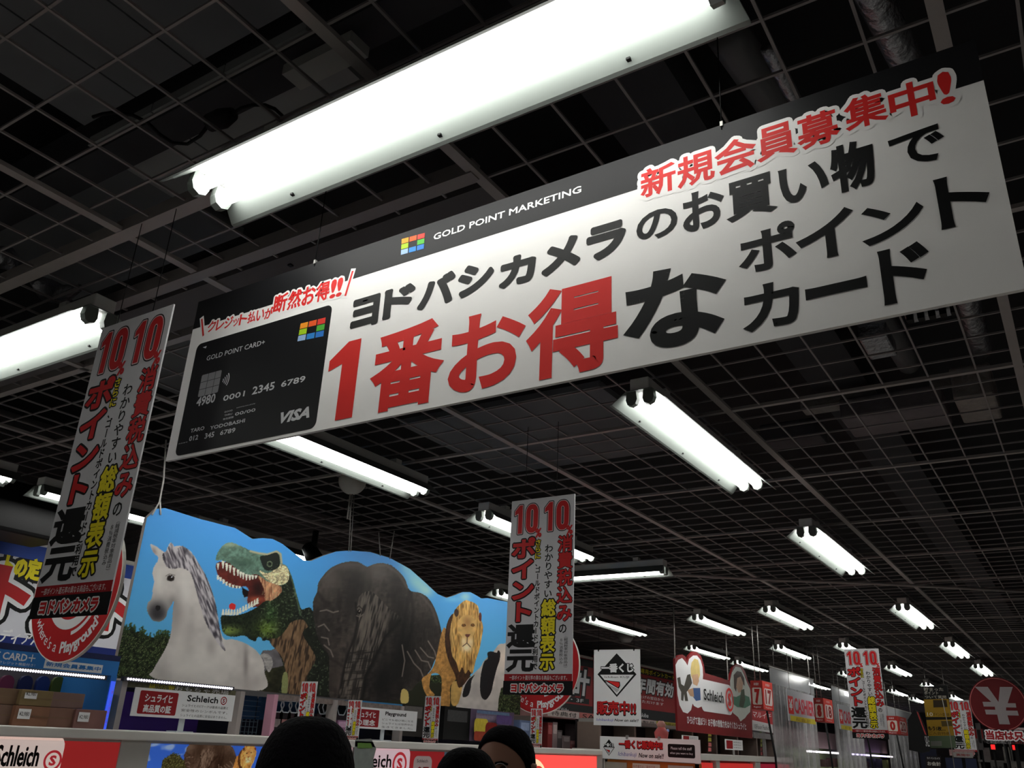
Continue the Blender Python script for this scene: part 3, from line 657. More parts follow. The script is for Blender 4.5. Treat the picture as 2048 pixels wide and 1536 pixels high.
def art_horse(p):
    body = A([(232, 420), (268, 428), (328, 470), (352, 470), (372, 425), (390, 403), (412, 432), (470, 430), (540, 470), (600, 560), (650, 640), (690, 740), (730, 880), (765, 1060), (800, 1145), (860, 1145), (930, 1165), (1000, 1200), (1060, 1250), (1100, 1320), (1108, 1400), (1095, 1536), (600, 1536), (250, 1440), (256, 1380), (295, 1310), (350, 1215), (385, 1120), (400, 1010), (404, 930), (412, 850), (395, 880), (368, 920), (358, 965), (335, 995), (300, 1012), (250, 1000), (215, 950), (205, 900), (215, 862), (238, 840), (252, 760), (262, 700), (247, 640), (265, 580), (292, 540), (288, 510), (255, 480)])
    m = p.fill(body, (186, 180, 176), .07, .05, .05)
    for x, y, rx, ry, c, a, r in ((440, 960, 16, 50, (140, 134, 132), .8, 12), (500, 780, 14, 40, (214, 210, 206), .6, 0), (300, 700, 12, 30, (212, 208, 202), .7, 0), (400, 860, 10, 16, (130, 124, 122), .7, 0), (620, 1330, 60, 40, (208, 204, 198), .5, 0), (965, 1330, 6, 40, (120, 112, 110), .8, 0), (1000, 1480, 30, 20, (150, 144, 142), .6, 0), (520, 1150, 14, 40, (150, 144, 142), .6, 10), (330, 1400, 20, 26, (160, 154, 150), .6, 0), (470, 1250, 20, 60, (202, 196, 190), .5, 0), (700, 1200, 12, 20, (140, 134, 132), .6, 0)):
        cx, cy = a1(x, y); p.glow(m, cx, cy, rx, ry, c, a, r)
    p.glow(m, *a1(285, 925), 23, 22, (58, 56, 60), 1.0); p.glow(m, *a1(285, 960), 18, 14, (48, 46, 50), .9); p.ell(*a1(290, 905), 5, 5.5, (30, 28, 30)); p.glow(m, *a1(262, 470), 5, 9, (120, 100, 100), .6, -30)
    mm = p.fill(A([(325, 500), (360, 460), (392, 405), (430, 450), (480, 430), (545, 480), (600, 560), (655, 650), (700, 760), (735, 880), (760, 1030), (780, 1140), (808, 1235), (760, 1190), (700, 1100), (650, 1000), (612, 880), (575, 740), (540, 640), (480, 600), (400, 605), (350, 580)]), (122, 116, 122), .2, .1, .1)
    n = vnoise(p.X*.42-p.Y*.16, p.Y*.07+p.X*.04, 4); p.put(mm*np.clip((n-.5)*4, 0, 1), (196, 190, 194), .8); p.put(mm*np.clip((.45-n)*4, 0, 1), (52, 48, 56), .85)
    p.ell(*a1(388, 678), 8, 6.5, (70, 62, 60)); p.ell(*a1(388, 678), 6, 5.4, (26, 18, 16)); p.ell(*a1(396, 668), 1.6, 1.5, (200, 200, 205)); p.line(A([(352, 660), (380, 645), (420, 655)]), 1.3, (120, 112, 110))
    mt = p.fill(A([(1075, 1270), (1120, 1255), (1165, 1290), (1170, 1350), (1140, 1400), (1110, 1340), (1100, 1300)]), (150, 146, 144), .2, .3, .3)
def art_rex(p):
    neck = A([(1200, 560), (1280, 590), (1320, 670), (1345, 760), (1370, 850), (1395, 915), (1450, 900), (1480, 930), (1520, 1010), (1540, 1150), (1580, 1300), (1640, 1400), (1640, 1560), (1240, 1560), (1265, 1440), (1235, 1290), (1150, 1160), (1080, 1120), (1100, 700)])
    m = p.fill(neck, (26, 32, 24), .6, .25, .25)
    m2 = p.fill(A([(1180, 1120), (1260, 1050), (1350, 1000), (1420, 1010), (1480, 1150), (1500, 1300), (1440, 1420), (1410, 1560), (1290, 1560), (1270, 1400), (1240, 1280), (1150, 1170)]), (116, 90, 66), .2, .2, .1)
    n = vnoise(p.X*.5+p.Y*.1, p.Y*.07, 21); p.put(m2*np.clip((.5-n)*4, 0, 1), (44, 32, 24), .85)
    p.line(A([(1290, 600), (1330, 720), (1360, 850), (1385, 960)]), 2.2, (120, 150, 110), .5, m); p.fill(A([(1400, 1100), (1500, 1050), (1560, 1200), (1660, 1400), (1660, 1560), (1450, 1560), (1470, 1400), (1500, 1280)]), (24, 28, 20), .4, .2, .2)
    p.fill(A([(1250, 1420), (1280, 1400), (1290, 1480), (1280, 1560), (1240, 1560)]), (126, 130, 84))
    # mouth
    p.fill(A([(742, 560), (850, 560), (1060, 640), (1115, 700), (1125, 860), (1010, 900), (975, 850), (988, 775), (960, 740), (900, 752), (840, 740), (780, 690), (745, 640)]), (92, 34, 28), .25, .1, .1)
    p.glow(None, *a1(1060, 760), 14, 20, (30, 12, 12), .9); p.fill(A([(935, 745), (985, 775), (978, 820), (955, 825), (940, 800)]), (20, 12, 14), k=0)
    p.glow(None, *a1(1050, 840), 20, 7, (190, 90, 60), .7); p.ell(*a1(862, 895), 7, 7, (200, 44, 44))
    # head top
    mh = p.fill(A([(735, 540), (745, 490), (790, 425), (850, 403), (925, 430), (1040, 480), (1130, 492), (1200, 470), (1232, 490), (1238, 560), (1282, 585), (1295, 660), (1270, 720), (1200, 730), (1100, 700), (1060, 650), (980, 650), (900, 610), (850, 570), (780, 540)]), (92, 120, 106), .3, .2, .2)
    p.glow(mh, *a1(850, 420), 22, 6, (150, 165, 140), .8); p.glow(mh, *a1(940, 560), 30, 12, (56, 78, 66), .7)
    mk = p.fill(A([(1070, 620), (1130, 640), (1200, 600), (1240, 570), (1285, 600), (1298, 660), (1275, 715), (1200, 730), (1130, 690)]), (196, 182, 142), .6, .4, .4); p.line(A([(1000, 470), (1060, 485), (1130, 495), (1200, 472), (1232, 492), (1240, 560)]), 2.6, (170, 160, 128))
    p.fill(A([(1075, 510), (1130, 500), (1200, 480), (1225, 520), (1220, 590), (1160, 620), (1110, 610), (1085, 560)]), (28, 34, 30)); p.ell(*a1(1148, 568), 5.8, 6, (96, 108, 84)); p.ell(*a1(1148, 568), 4, 4.2, (40, 50, 40)); p.ell(*a1(1150, 568), 1.6, 2.6, (10, 12, 10))
    # cheek strips, lower jaw
    mc = p.fill(A([(1062, 660), (1130, 700), (1210, 730), (1240, 750), (1230, 800), (1160, 850), (1115, 850), (1105, 760)]), (190, 140, 104), .2); n = vnoise(p.X*.7, p.Y*.05, 6); p.put(mc*np.clip((.5-n)*4, 0, 1), (120, 70, 50), .8)
    mj = p.fill(A([(778, 965), (860, 965), (960, 945), (1050, 900), (1120, 850), (1180, 850), (1250, 780), (1330, 800), (1340, 900), (1300, 1030), (1220, 1130), (1150, 1140), (1060, 1130), (1040, 1160), (1000, 1150), (950, 1118), (870, 1128), (800, 1105), (778, 1050)]), (30, 38, 24), .5, .3, .2)
    p.glow(mj, *a1(830, 1080), 26, 10, (118, 138, 66), .95); p.glow(mj, *a1(1130, 1070), 22, 20, (108, 134, 50), .8); p.glow(mj, *a1(1160, 940), 12, 22, (60, 96, 50), .6); p.glow(mj, *a1(1040, 1150), 14, 6, (24, 26, 20), .9)
    n = vnoise(p.X*.35, p.Y*.35, 31); p.put(mj & (n < .3), (14, 20, 12), .6); p.put(m & ~m2 & (n > .8), (150, 170, 130), .35)
    TC = (226, 220, 204)
    for i, (x, y, h) in enumerate(((752, 560, 50), (790, 545, 60), (818, 560, 62), (845, 575, 60), (875, 595, 62), (905, 610, 50), (925, 625, 48), (945, 632, 52), (970, 645, 48), (995, 650, 42), (1018, 652, 36), (1042, 655, 26))):
        p.fill(A([(x-11, y), (x+11, y+3), (x+4, y+h), (x-3, y+h)]), TC, k=0)
    for i, (x, y, h) in enumerate(((752, 690, 60), (772, 700, 50), (795, 720, 56), (818, 735, 52), (842, 745, 46), (868, 752, 40), (895, 755, 34), (918, 755, 28))):
        p.fill(A([(x-10, y-h*.6), (x+8, y-h*.6), (x+7, y), (x-7, y)]), TC, k=0)
    for i in range(13):
        x = 790+i*22; y = 962-max(0, i-5)*12; p.fill(A([(x-11, y), (x+10, y-4), (x+6, y-48), (x-5, y-44)]), TC, k=0)
def art_cow(p):
    m = p.fill(Bq([(1320, 1290), (1390, 1200), (1460, 1130), (1490, 1080), (1560, 1010), (1600, 960), (1640, 950), (1800, 960), (1800, 1560), (1300, 1560)]), (176, 168, 162), .12, .06, .06)
    p.glow(m, *b1(1640, 1060), 16, 26, (224, 206, 190), .8); p.glow(m, *b1(1420, 1300), 16, 20, (130, 124, 122), .6)
    p.fill(Bq([(1515, 1020), (1550, 1008), (1585, 1020), (1598, 1000), (1614, 1020), (1608, 1080), (1585, 1150), (1560, 1250), (1545, 1320), (1505, 1380), (1470, 1360), (1458, 1290), (1466, 1180), (1490, 1090), (1518, 1065)]), (22, 22, 24))
    p.fill(Bq([(1418, 1190), (1395, 1230), (1385, 1300), (1365, 1350), (1325, 1358), (1335, 1290), (1365, 1230), (1400, 1200)]), (24, 24, 26))
    bush(p, Bq([(1620, 1290), (1660, 1275), (1700, 1290), (1760, 1280), (1800, 1290), (1800, 1560), (1590, 1560), (1600, 1380)]), 17)
def art_all(p):
    art_sky(p)
    for x, y, rx, ry, c, a, r in ((980, 480, 30, 18, (150, 200, 200), .85, 40), (900, 380, 22, 12, (130, 190, 210), .8, 40), (1040, 540, 16, 12, (160, 200, 196), .8, 30), (1345, 590, 12, 10, (160, 200, 200), .8, 0), (1250, 610, 18, 6, (120, 190, 220), .6, 0)):
        cx, cy = b1(x, y); p.glow(None, cx, cy, rx, ry, c, a, r)
    p.fill(A([(1080, 1260), (1160, 1230), (1220, 1200), (1260, 1240), (1300, 1560), (1080, 1560)]), (96, 92, 96), .2)
    bush(p, A([(-60, 1100), (30, 1060), (60, 1080), (90, 1040), (120, 1090), (170, 1080), (200, 1120), (260, 1130), (320, 1100), (372, 1110), (420, 1200), (420, 1560), (-80, 1560)]), 3)
    p.fill(A([(1060, 1440), (1130, 1380), (1250, 1350), (1400, 1300), (1700, 1350), (1700, 1560), (1060, 1560)]), (40, 40, 26), .5)
    bush(p, Bq([(850, 1290), (1000, 1200), (1250, 1180), (1400, 1200), (1400, 1560), (840, 1560)]), 5)
    p.put((p.Y > 1366) & (p.X > 560), (34, 36, 24))
    p.fill(Bq([(150, 700), (260, 960), (320, 1100), (300, 1400), (100, 1400), (80, 1000)]), (22, 20, 18), .5)
    art_horse(p); art_rex(p); art_elephant(p); p.fill(Bq([(855, 1310), (885, 1300), (908, 1330), (905, 1400), (850, 1400)]), (190, 168, 100)); art_cow(p); art_lion(p)
def picture(name, pl, u0, u1, bot, top, nu, nv, art, parent, off, amap, g=1.0, emit=0.0):
    """grid sheet from u0 to u1 between the curves bot(u) and top(u), vertex colours from art"""
    us = np.linspace(u0, u1, nu); b = np.array([bot(u) for u in us]); t = np.array([top(u) for u in us]); k = np.linspace(0, 1, nv)
    U = np.repeat(us[None, :], nv, 0); V = b[None, :]+(t-b)[None, :]*k[:, None]
    P = np.stack([np.full(U.shape, pl.c+off), U, V], -1) if pl.k == 'X' else np.stack([U, np.full(U.shape, pl.c-off), V], -1)
    AX, AY = amap(U, V); p = Paint(AX, AY); art(p)
    idx = np.arange(nu*nv).reshape(nv, nu); q = np.stack([idx[:-1, :-1], idx[:-1, 1:], idx[1:, 1:], idx[1:, :-1]], -1).reshape(-1, 4)
    me = bpy.data.meshes.new(name); co = (P.reshape(-1, 3)-np.array(wloc(parent)))
    me.vertices.add(nu*nv); me.vertices.foreach_set('co', co.ravel()); me.loops.add(q.size); me.loops.foreach_set('vertex_index', q.ravel())
    me.polygons.add(len(q)); me.polygons.foreach_set('loop_start', np.arange(len(q))*4); me.update(calc_edges=True)
    c = np.clip(p.c/255, 0, 1); c = np.where(c <= .04045, c/12.92, ((c+.055)/1.055)**2.4)*g*GAIN
    at = me.color_attributes.new('print', 'FLOAT_COLOR', 'POINT'); at.data.foreach_set('color', np.concatenate([np.clip(c, 0, .95).reshape(-1, 3), np.ones((nu*nv, 1))], 1).ravel())
    m = bpy.data.materials.new('printed_sheet'); m.use_nodes = True; nt = m.node_tree; a = nt.nodes.new('ShaderNodeAttribute'); a.attribute_name = 'print'; bs = nt.nodes['Principled BSDF']
    nt.links.new(a.outputs['Color'], bs.inputs['Base Color']); bs.inputs['Roughness'].default_value = .45; bs.inputs['Specular IOR Level'].default_value = .2
    if emit: nt.links.new(a.outputs['Color'], bs.inputs['Emission Color']); bs.inputs['Emission Strength'].default_value = emit
    me.materials.append(m); o = bpy.data.objects.new(name, me); C.objects.link(o); o.parent = parent; return o
PS = PX(XS)
def photo_map(U, V, pl=PS):
    P = np.stack([np.full(U.shape, pl.c), U, V-EYE], -1) @ CM.T
    return P[..., 0]/P[..., 2]*F+1024, P[..., 1]/P[..., 2]*F+768
ed = [PS.uv(*q) for q in ((302, 1028), (312, 1018), (330, 1016), (400, 1038), (470, 1056), (486, 1066), (504, 1078), (525, 1076), (545, 1078), (565, 1088), (590, 1108), (607, 1121), (622, 1122), (645, 1112), (672, 1103), (700, 1101), (740, 1104), (780, 1116), (820, 1138), (850, 1165), (875, 1188), (893, 1196), (908, 1191), (925, 1184), (940, 1184), (955, 1192), (962, 1197), (975, 1196), (1010, 1203), (1060, 1213))]
eu = [e[0] for e in ed]; ev = [e[1] for e in ed]
pu0, pu1 = PS.uv(233, 1345)[0]-.01, PS.uv(1040, 1425)[0]
bot0, bot1 = PS.uv(240, 1350)[1], PS.uv(1040, 1426)[1]
top_f = lambda u: float(np.interp(u, [pu0]+eu, [ev[0]-.02]+ev))
bot_f = lambda u: bot0-.012+(bot1-bot0)*(u-pu0)/(pu1-pu0)
ps = thing('picture_sign', 'wavy edged blue sky picture sign with horse, dinosaur, elephant, lion and cow', 'sign', (XS, (pu0+pu1)/2, bot0))
us = np.linspace(pu0, pu1, 90)
poly('board', PS, [(u, bot_f(u)) for u in us]+[(u, top_f(u)) for u in us[::-1]], mat((150, 140, 136), .7), ps, -.001, .018)
picture('printed_picture', PS, pu0, pu1, bot_f, top_f, 900, 230, art_all, ps, .001, photo_map, 1.35)
def rr_px(pl, x0, y0, x1, y1, r): u0, v0, u1, v1 = rect_px(pl, x0, y0, x1, y1); return rrect(u0, v0, u1, v1, r)
WP = mat((226, 226, 228), .5, var=.02)
lu, lv = PS.uv(974, 1250)
poly('badge', PS, rrect(lu-.02, lv-.125, lu+1.05, lv+.12, .06), WP, ps, .003, .001)
textpx('Schleich', PS, 977, 1258, 1050, 1232, INK, ps, off=.004, bold=.03)
for pts in (((303, 1030), (318, 1004), (326, 960), (331, 880)), ((320, 1030), (319, 1003))):
    tube('hanging_string', [PS.p3(*PS.uv(*q), .004) for q in pts], .0035, mat((214, 212, 208), .8, var=0), ps, 6)
for x0, y0, x1, y1 in ((697, 1103, 703, 985), (701, 1103, 708, 985), (760, 1112, 757, 1065), (779, 1118, 788, 1062)):
    tube('hanging_string', [PS.p3(*PS.uv(x0, y0), .002), PS.p3(*PS.uv(x1, y1), .002)], .0028, STEEL, ps, 6)

# ================================================================== round signs at the ends of the shelf row
def disc_sign(label, y, cx, cz, R=.31):
    pl = PY(y); t = thing('round_sign', label, 'sign', (cx, y, cz-R))
    poly('rim', pl, circ(cx, cz, R, 56), CREAM, t, 0, .012)
    poly('disc', pl, circ(cx, cz, R*.985, 56), mat((176, 34, 38), .5, var=.04), t, .001, .001)
    ring('emblem_ring', pl, cx, cz, R*.44, R*.57, WP, t, .0025, n=48)
    ring('emblem_ring', pl, cx, cz, R*.61, R*.66, WP, t, .0025, -1.35, .2, 20)
    text('S', pl, (cx-R*.16, cz-R*.24, cx+R*.16, cz+R*.24), WP, t, off=.0025, bold=.06)
    arc_text("Anywhere's a ", pl, cx, cz, R*.80, 190, 266, R*.2, WP, t)
    arc_text("Playground™", pl, cx, cz, R*.80, 268, 336, R*.2, WP, t, bold=.035)
    arc_text("どこでも遊び場になる", pl, cx, cz, R*.80, 140, 25, R*.15, WP, t, flip=False)
    for k in (-.12, .12): tube('hanging_string', [pl.p3(cx+k, cz+R*.9, -.004), pl.p3(cx+k, EYE+1.25, -.004)], .0012, INK, t, 5)
    return t
disc_sign('red round sign behind the nearest vertical banner, at the left end of the picture sign', 1.70, -1.691*1.70, EYE+.252*1.70, .248)
disc_sign('red round sign behind the middle vertical banner, at the right end of the picture sign', 5.30, -.600*5.30, EYE+.094*5.30)

# ================================================================== header boards of the row behind
BR = PX(-5.35)
def pslab(name, pl, x0, y0, x1, y1, m, parent=None, off=0.0, th=.01):
    return slab(name, pl, rect_px(pl, x0, y0, x1, y1), m, parent, off, th)
NAVY = mat((30, 44, 110), .5, var=.04)
zb = lambda y: BR.uv(0, y)[1]
ya = BR.uv(-60, 1100)[0]; yb = BR.uv(330, 1140)[0]
hb = thing('header_sign', 'blue and white header sign with yellow and red lettering above the left shelf', 'sign', (-5.35, (ya+yb)/2, zb(1300)))
slab('panel', BR, (ya, zb(1310), yb, zb(1066)), mat((206, 206, 214), .5, var=.02), hb, 0, .08)
slab('top_strip', BR, (ya, zb(1073), yb, zb(1066)), CREAM, hb, .006, .006)
slab('blue_band', BR, (ya, zb(1107), yb, zb(1076)), mat((44, 74, 160), .5, var=.04), hb, .004, .004)
slab('blue_band', BR, (ya, zb(1306), yb, zb(1270)), NAVY, hb, .004, .004)
u0, v0 = BR.uv(3, 1150); u1, v1 = BR.uv(84, 1132)
for m_, gr, of in ((INK, .018, .003), (YEL, 0, .006)): text('トの定', BR, (u0, v0, u1, v0+.13), m_, hb, off=of, bold=.05, grow=gr)
for s_, xa, ya_, xb, yt in (('ト', -28, 1232, 66, 1166), ('ス', 62, 1262, 130, 1215), ('ト', 196, 1260, 262, 1210)):
    a = BR.uv(xa, ya_); b = BR.uv(xb, yt); hh = .30
    for m_, e, of in ((INK, .05, .003), (WP, .026, .005), (mat((176, 34, 38), .5, var=0), 0, .007)):
        ROUNDED[0] = e > 0; text(s_, BR, (a[0], a[1], b[0], a[1]+hh), m_, hb, off=of, bold=.07, grow=e)
ROUNDED[0] = False
a = BR.uv(0, 1292); text('マルチメディアAkiba', BR, (a[0]-.28, a[1]+.02, a[0]+.33, a[1]+.1), WP, hb, off=.006, bold=.02, shear=.2)
# red headers far behind
def red_header(x0, x1, yt0, yt1, label, sub):
    ua = BR.uv(x0, yt0)[0]; ub = BR.uv(x1, yt1)[0]; zt = (BR.uv(x0, yt0)[1]+BR.uv(x1, yt1)[1])/2
    t = thing('header_sign', label, 'sign', (-5.35, (ua+ub)/2, zt-.72))
    slab('panel', BR, (ua, zt-.72, ub, zt), mat((140, 26, 30), .5, var=.06), t, 0, .08)
    slab('top_strip', BR, (ua, zt-.02, ub, zt+.01), CREAM, t, .006, .006)
    slab('black_band', BR, (ua, zt-.12, ub, zt-.03), INK, t, .005, .004); slab('black_band', BR, (ua, zt-.72, ub, zt-.58), INK, t, .005, .004)
    text('マルチメディアAkiba', BR, (ua+(ub-ua)*.1, zt-.69, ua+(ub-ua)*.6, zt-.62), WP, t, off=.007, shear=.2); sub(t, ua, ub, zt); return t
def s1(t, ua, ub, zt):
    for m_, e, of in ((INK, .03, .006), (WP, 0, .009)): text('お会計', BR, (ua+(ub-ua)*.05, zt-.47, ub-(ub-ua)*.06, zt-.15), m_, t, off=of, bold=.045, shear=.12, grow=e)
    slab('notice', BR, (ua+(ub-ua)*.35, zt-.56, ub-.1, zt-.5), INK, t, .007, .003); text('2F・3F', BR, (ua+(ub-ua)*.45, zt-.55, ub-.25, zt-.51), WP, t, off=.009)
def s2(t, ua, ub, zt):
    text('ヤバい！ヨドバシの専用ポイントカード', BR, (ua+.1, zt-.11, ub-.05, zt-.04), YEL, t, off=.007, bold=.02)
    for m_, e, of in ((INK, .015, .006), (WP, 0, .009)): text('2年間有効', BR, (ua+(ub-ua)*.38, zt-.37, ub-(ub-ua)*.04, zt-.16), m_, t, off=of, bold=.04, shear=.2, grow=e)
    text('最後の', BR, (ua+.15, zt-.22, ua+.75, zt-.15), WP, t, off=.007); text('から', BR, (ua+.3, zt-.35, ua+.75, zt-.27), WP, t, off=.007)
    text('ポイントは、お買上げの翌日から', BR, (ua+.3, zt-.44, ub-.5, zt-.40), WP, t, off=.007); text('２年間ご利用いただけます', BR, (ua+.3, zt-.5, ub-.5, zt-.46), WP, t, off=.007)
red_header(1060, 1186, 1283, 1322, 'dark red header sign with large white characters left of the white diamond sign', s1)
red_header(1194, 1352, 1303, 1352, 'dark red header sign with slanted white lettering right of the white diamond sign', s2)
# shelving of the row behind, carrying those headers
def rack_row(label, y0, y1, x, zt, n, seed):
    rnd = random.Random(seed); t = thing('shelf_rack', label, 'shelf', (x, (y0+y1)/2, 0))
    box('back_panel', (x-.4, y0, 0), (x-.36, y1, zt), mat((52, 30, 32), .7), t)
    for i in range(int((y1-y0)/.9)+1): box('upright', (x-.36, y0+i*.9-.015, 0), (x-.33, y0+i*.9+.015, zt), STEEL, t)
    for z in np.arange(.35, zt, .32): box('shelf_board', (x-.36, y0, z-.02), (x, y1, z), mat((140, 136, 132), .5), t)
    box('price_rail', (x, y0, zt-.12), (x+.02, y1, zt-.02), mat((150, 140, 138), .5, var=.4, scale=3), t)
    return t
rack_row('tall dark shelf rack under the blue header sign at the left', .9, 3.9, -5.30, zb(1315)-.02, 5, 3)
rack_row('tall dark shelf rack under the two dark red header signs', 6.6, 14.0, -5.30, 2.02, 5, 4)
bar_y = [BR.uv(x, 1415)[0] for x in (1150, 1190, 1290, 1345)]
cols = [(150, 60, 60), (170, 150, 150), (120, 110, 112), (180, 160, 160), (190, 120, 120), (90, 80, 84), (200, 190, 190), (130, 40, 44)]
rnd = random.Random(11)
def product(pl, x0, y0, x1, y1, rgb, label, group, th=.08, off=0.0, txt=None, name='product_box', cat='box'):
    r = rect_px(pl, x0, y0, x1, y1); t = thing(name, label, cat, pl.p3((r[0]+r[2])/2, r[1], off-th/2), group)
    slab('carton', pl, r, mat(rgb, .5, var=.12, scale=25), t, off, th)
    w_, h_ = r[2]-r[0], r[3]-r[1]
    slab('printed_label', pl, (r[0]+w_*.12, r[1]+h_*.55, r[2]-w_*.12, r[3]-h_*.1), mat(tuple(min(255, v+50) for v in rgb), .5, var=.3, scale=60), t, off+.002, .002)
    if txt: text(txt, pl, (r[0]+w_*.18, r[1]+h_*.62, r[2]-w_*.18, r[3]-h_*.18), INK, t, off=off+.003)
    return t
S3 = PX(-3.95)
for i, (x0, y0, x1, y1) in enumerate(((1096, 1445, 1104, 1496), (1106, 1444, 1114, 1496), (1115, 1460, 1124, 1497), (1126, 1471, 1140, 1498), (1141, 1481, 1150, 1498), (1150, 1448, 1159, 1499), (1160, 1480, 1169, 1500), (1170, 1449, 1180, 1500), (1182, 1466, 1196, 1501))):
    product(S3, x0, y0, x1, y1, cols[i % 8], ('tall brown', 'tall reddish', 'white topped', 'low lilac', 'small pink', 'tall pale spotted', 'short red', 'tall grey', 'wide dark')[i]+' box below the dark red header, item %s from the left' % ('one', 'two', 'three', 'four', 'five', 'six', 'seven', 'eight', 'nine')[i], 'boxes on the shelf under the red header', .1)
sh = thing('shelf_unit', 'dark shelf unit with small boxes, left of the white diamond sign', 'shelf', (-4.1, 8.0, 0))
r = rect_px(S3, 1062, 1430, 1345, 1503)
box('base', (-4.2, r[0], 0), (-3.9, r[2], S3.uv(1150, 1500)[1]), mat((60, 40, 42), .6), sh)
box('back_panel', (-4.2, r[0], S3.uv(1150, 1500)[1]), (-4.16, r[2], S3.uv(1150, 1440)[1]), mat((58, 24, 28), .7), sh)
box('upright', (-4.16, r[0], S3.uv(1150, 1500)[1]), (-3.9, r[0]+.05, S3.uv(1150, 1440)[1]), mat((110, 100, 96), .6), sh)
slab('price_rail', S3, (r[0], S3.uv(1150, 1440)[1], r[2], S3.uv(1150, 1424)[1]), mat((150, 110, 108), .5, var=.5, scale=6), sh, .05, .3)
for k, s_ in enumerate(('特典付', 'SALE', 'おすすめ', '新製品', '予約受付')):
    a = r[0]+(r[2]-r[0])*(.06+.19*k); slab('price_card', S3, (a, S3.uv(1150, 1438)[1], a+.55, S3.uv(1150, 1425)[1]), mat(((205, 190, 186), (200, 120, 116), (150, 160, 160), (206, 196, 190), (190, 180, 60))[k], .5), sh, .056, .004)
    text(s_, S3, (a+.05, S3.uv(1150, 1436)[1], a+.5, S3.uv(1150, 1427)[1]), INK, sh, off=.058)

# ================================================================== the near shelf row: ledge, light boxes, racks
FX = PX(-2.95)
zl1 = FX.uv(300, 1470)[1]+.012; zl0 = zl1-.032
GR = mat((236, 232, 226), .5, var=.04)
FR = mat((206, 202, 196), .5, var=.05)
ye = FX.uv(1200, 1500)[0]
lg = thing('ledge_board', 'long pale grey ledge at head height below the picture sign', 'shelf', (-3.25, 3.2, zl0))
ga = thing('shelf_row', 'grey shelf row below the long ledge, holding the light boxes', 'shelf', (-3.25, 3.2, 0))
box('ledge', (-3.55, .2, zl0), (-2.93, ye, zl1), GR, lg, .004)
box('body', (-3.55, .2, 0), (-2.995, ye, zl0), mat((120, 118, 116), .6), ga)
for x0, x1 in ((240, 300), (705, 738), (1036, 1068), (1193, 1204)):
    a = FX.uv(x0, 1490)[0]; b = FX.uv(x1, 1490)[0]; tag(box('shelf_post', (-2.99, a, 0), (-2.945, b, zl0), FR), {240: 'wide pale post between the left red light box and the elephant light box', 705: 'post just right of the large dark head, behind the leaflet', 1036: 'post beside the face, left of the brightest red light box', 1193: 'narrow post right of the brightest red light box'}[x0], 'post')
def lightbox(label, x0, x1, rgb, g=1.0, em=.25, th=.03):
    a = FX.uv(x0, 1490)[0]; b = FX.uv(x1, 1490)[0]
    t = thing('light_box', label, 'sign', (-2.95, (a+b)/2, zl0-.42), 'light boxes under the ledge')
    if rgb: slab('printed_face', FX, (a, zl0-.42, b, zl0-.006), mat(rgb, .4, emit=em*1.6), t, 0, th)
    slab('frame_rail', FX, (a, zl0-.008, b, zl0-.001), FR, t, .003, .02); return t, a, b
def badge(t, x0, x1, yt, xa, xb, ya, yb_, cx, cy, rx, rgb=(236, 214, 206), em=.45, name='Schleich'):
    u0, u1 = FX.uv(x0, yt)[0], FX.uv(x1, yt+8)[0]; v1 = FX.uv((x0+x1)/2, yt)[1]; cu, cv = FX.uv(cx, cy); R = FX.uv(cx+rx, cy)[0]-cu; v0 = cv-(v1-cv)
    bd = poly('badge', FX, rrect(u0, v0, u1, v1, (v1-v0)*.24), mat(rgb, .4, emit=em), t, .003, .002)
    text(name, FX, (FX.uv(xa, ya)[0], FX.uv(xa, yb_)[1], FX.uv(xb, ya)[0], FX.uv(xa, ya)[1]), INK, bd, off=.0045, bold=.03)
    SR = mat((200, 50, 60), .4, emit=.35)
    ring('emblem_ring', FX, cu, cv, R*.76, R, SR, bd, .0045); text('S', FX, (cu-R*.38, cv-R*.5, cu+R*.38, cv+R*.5), SR, bd, off=.0045, bold=.06)
t, a, b = lightbox('glowing red light box with a white logo badge at the lower left corner', -90, 240, (178, 46, 46)); badge(t, -14, 133, 1468, -4, 84, 1489, 1533, 105, 1521, 18)
t, a, b = lightbox('glowing light box picture of an elephant and a lion under blue sky', 300, 700, None)
slab('box_frame', FX, (a, zl0-.42, FX.uv(690, 1490)[0], zl0-.006), FR, t, -.004, .025); b = FX.uv(689, 1490)[0]
# same artwork, smaller: elephant at photo x 355..480, lion at 487..540
ku = (PS.uv(935, 1250)[0]-PS.uv(690, 1250)[0])/(FX.uv(512, 1500)[0]-FX.uv(418, 1500)[0])
eU, eV = PS.uv(770, 1127); fU, fV = FX.uv(425, 1474)
def low_map(U, V): return photo_map(eU+(U-fU)*ku*.93, eV+(V-fV)*ku*.93)
def art_low(p):
    p.c = np.zeros(p.X.shape+(3,))+np.array([58, 104, 206]); n = vnoise(p.X*.02, p.Y*.03, 3); p.put(np.clip((n-.55)*4, 0, 1)*(p.Y < 1200), (190, 205, 225), .7)
    bush(p, [(500, 1210), (560, 1180), (600, 1200), (640, 1260), (660, 1600), (440, 1600)], 4)
    art_elephant(p); art_lion(p); p.c = np.clip(p.c*1.15+np.array([34, 16, 4])*(p.c[..., :1] > p.c[..., 2:]), 0, 255)
picture('printed_picture', FX, a, b, lambda u: zl0-.40, lambda u: zl0-.008, 330, 170, art_low, t, .002, low_map, 1.0, .3)
t, a, b = lightbox('glowing red light box with a pink white badge right of the large dark head', 690, 890, (168, 40, 44), em=.2); badge(t, 690, 821, 1492, 703, 784, 1507, 1535, 799, 1528, 14, (236, 206, 214), .4)
cu = FX.uv(846, 1520)
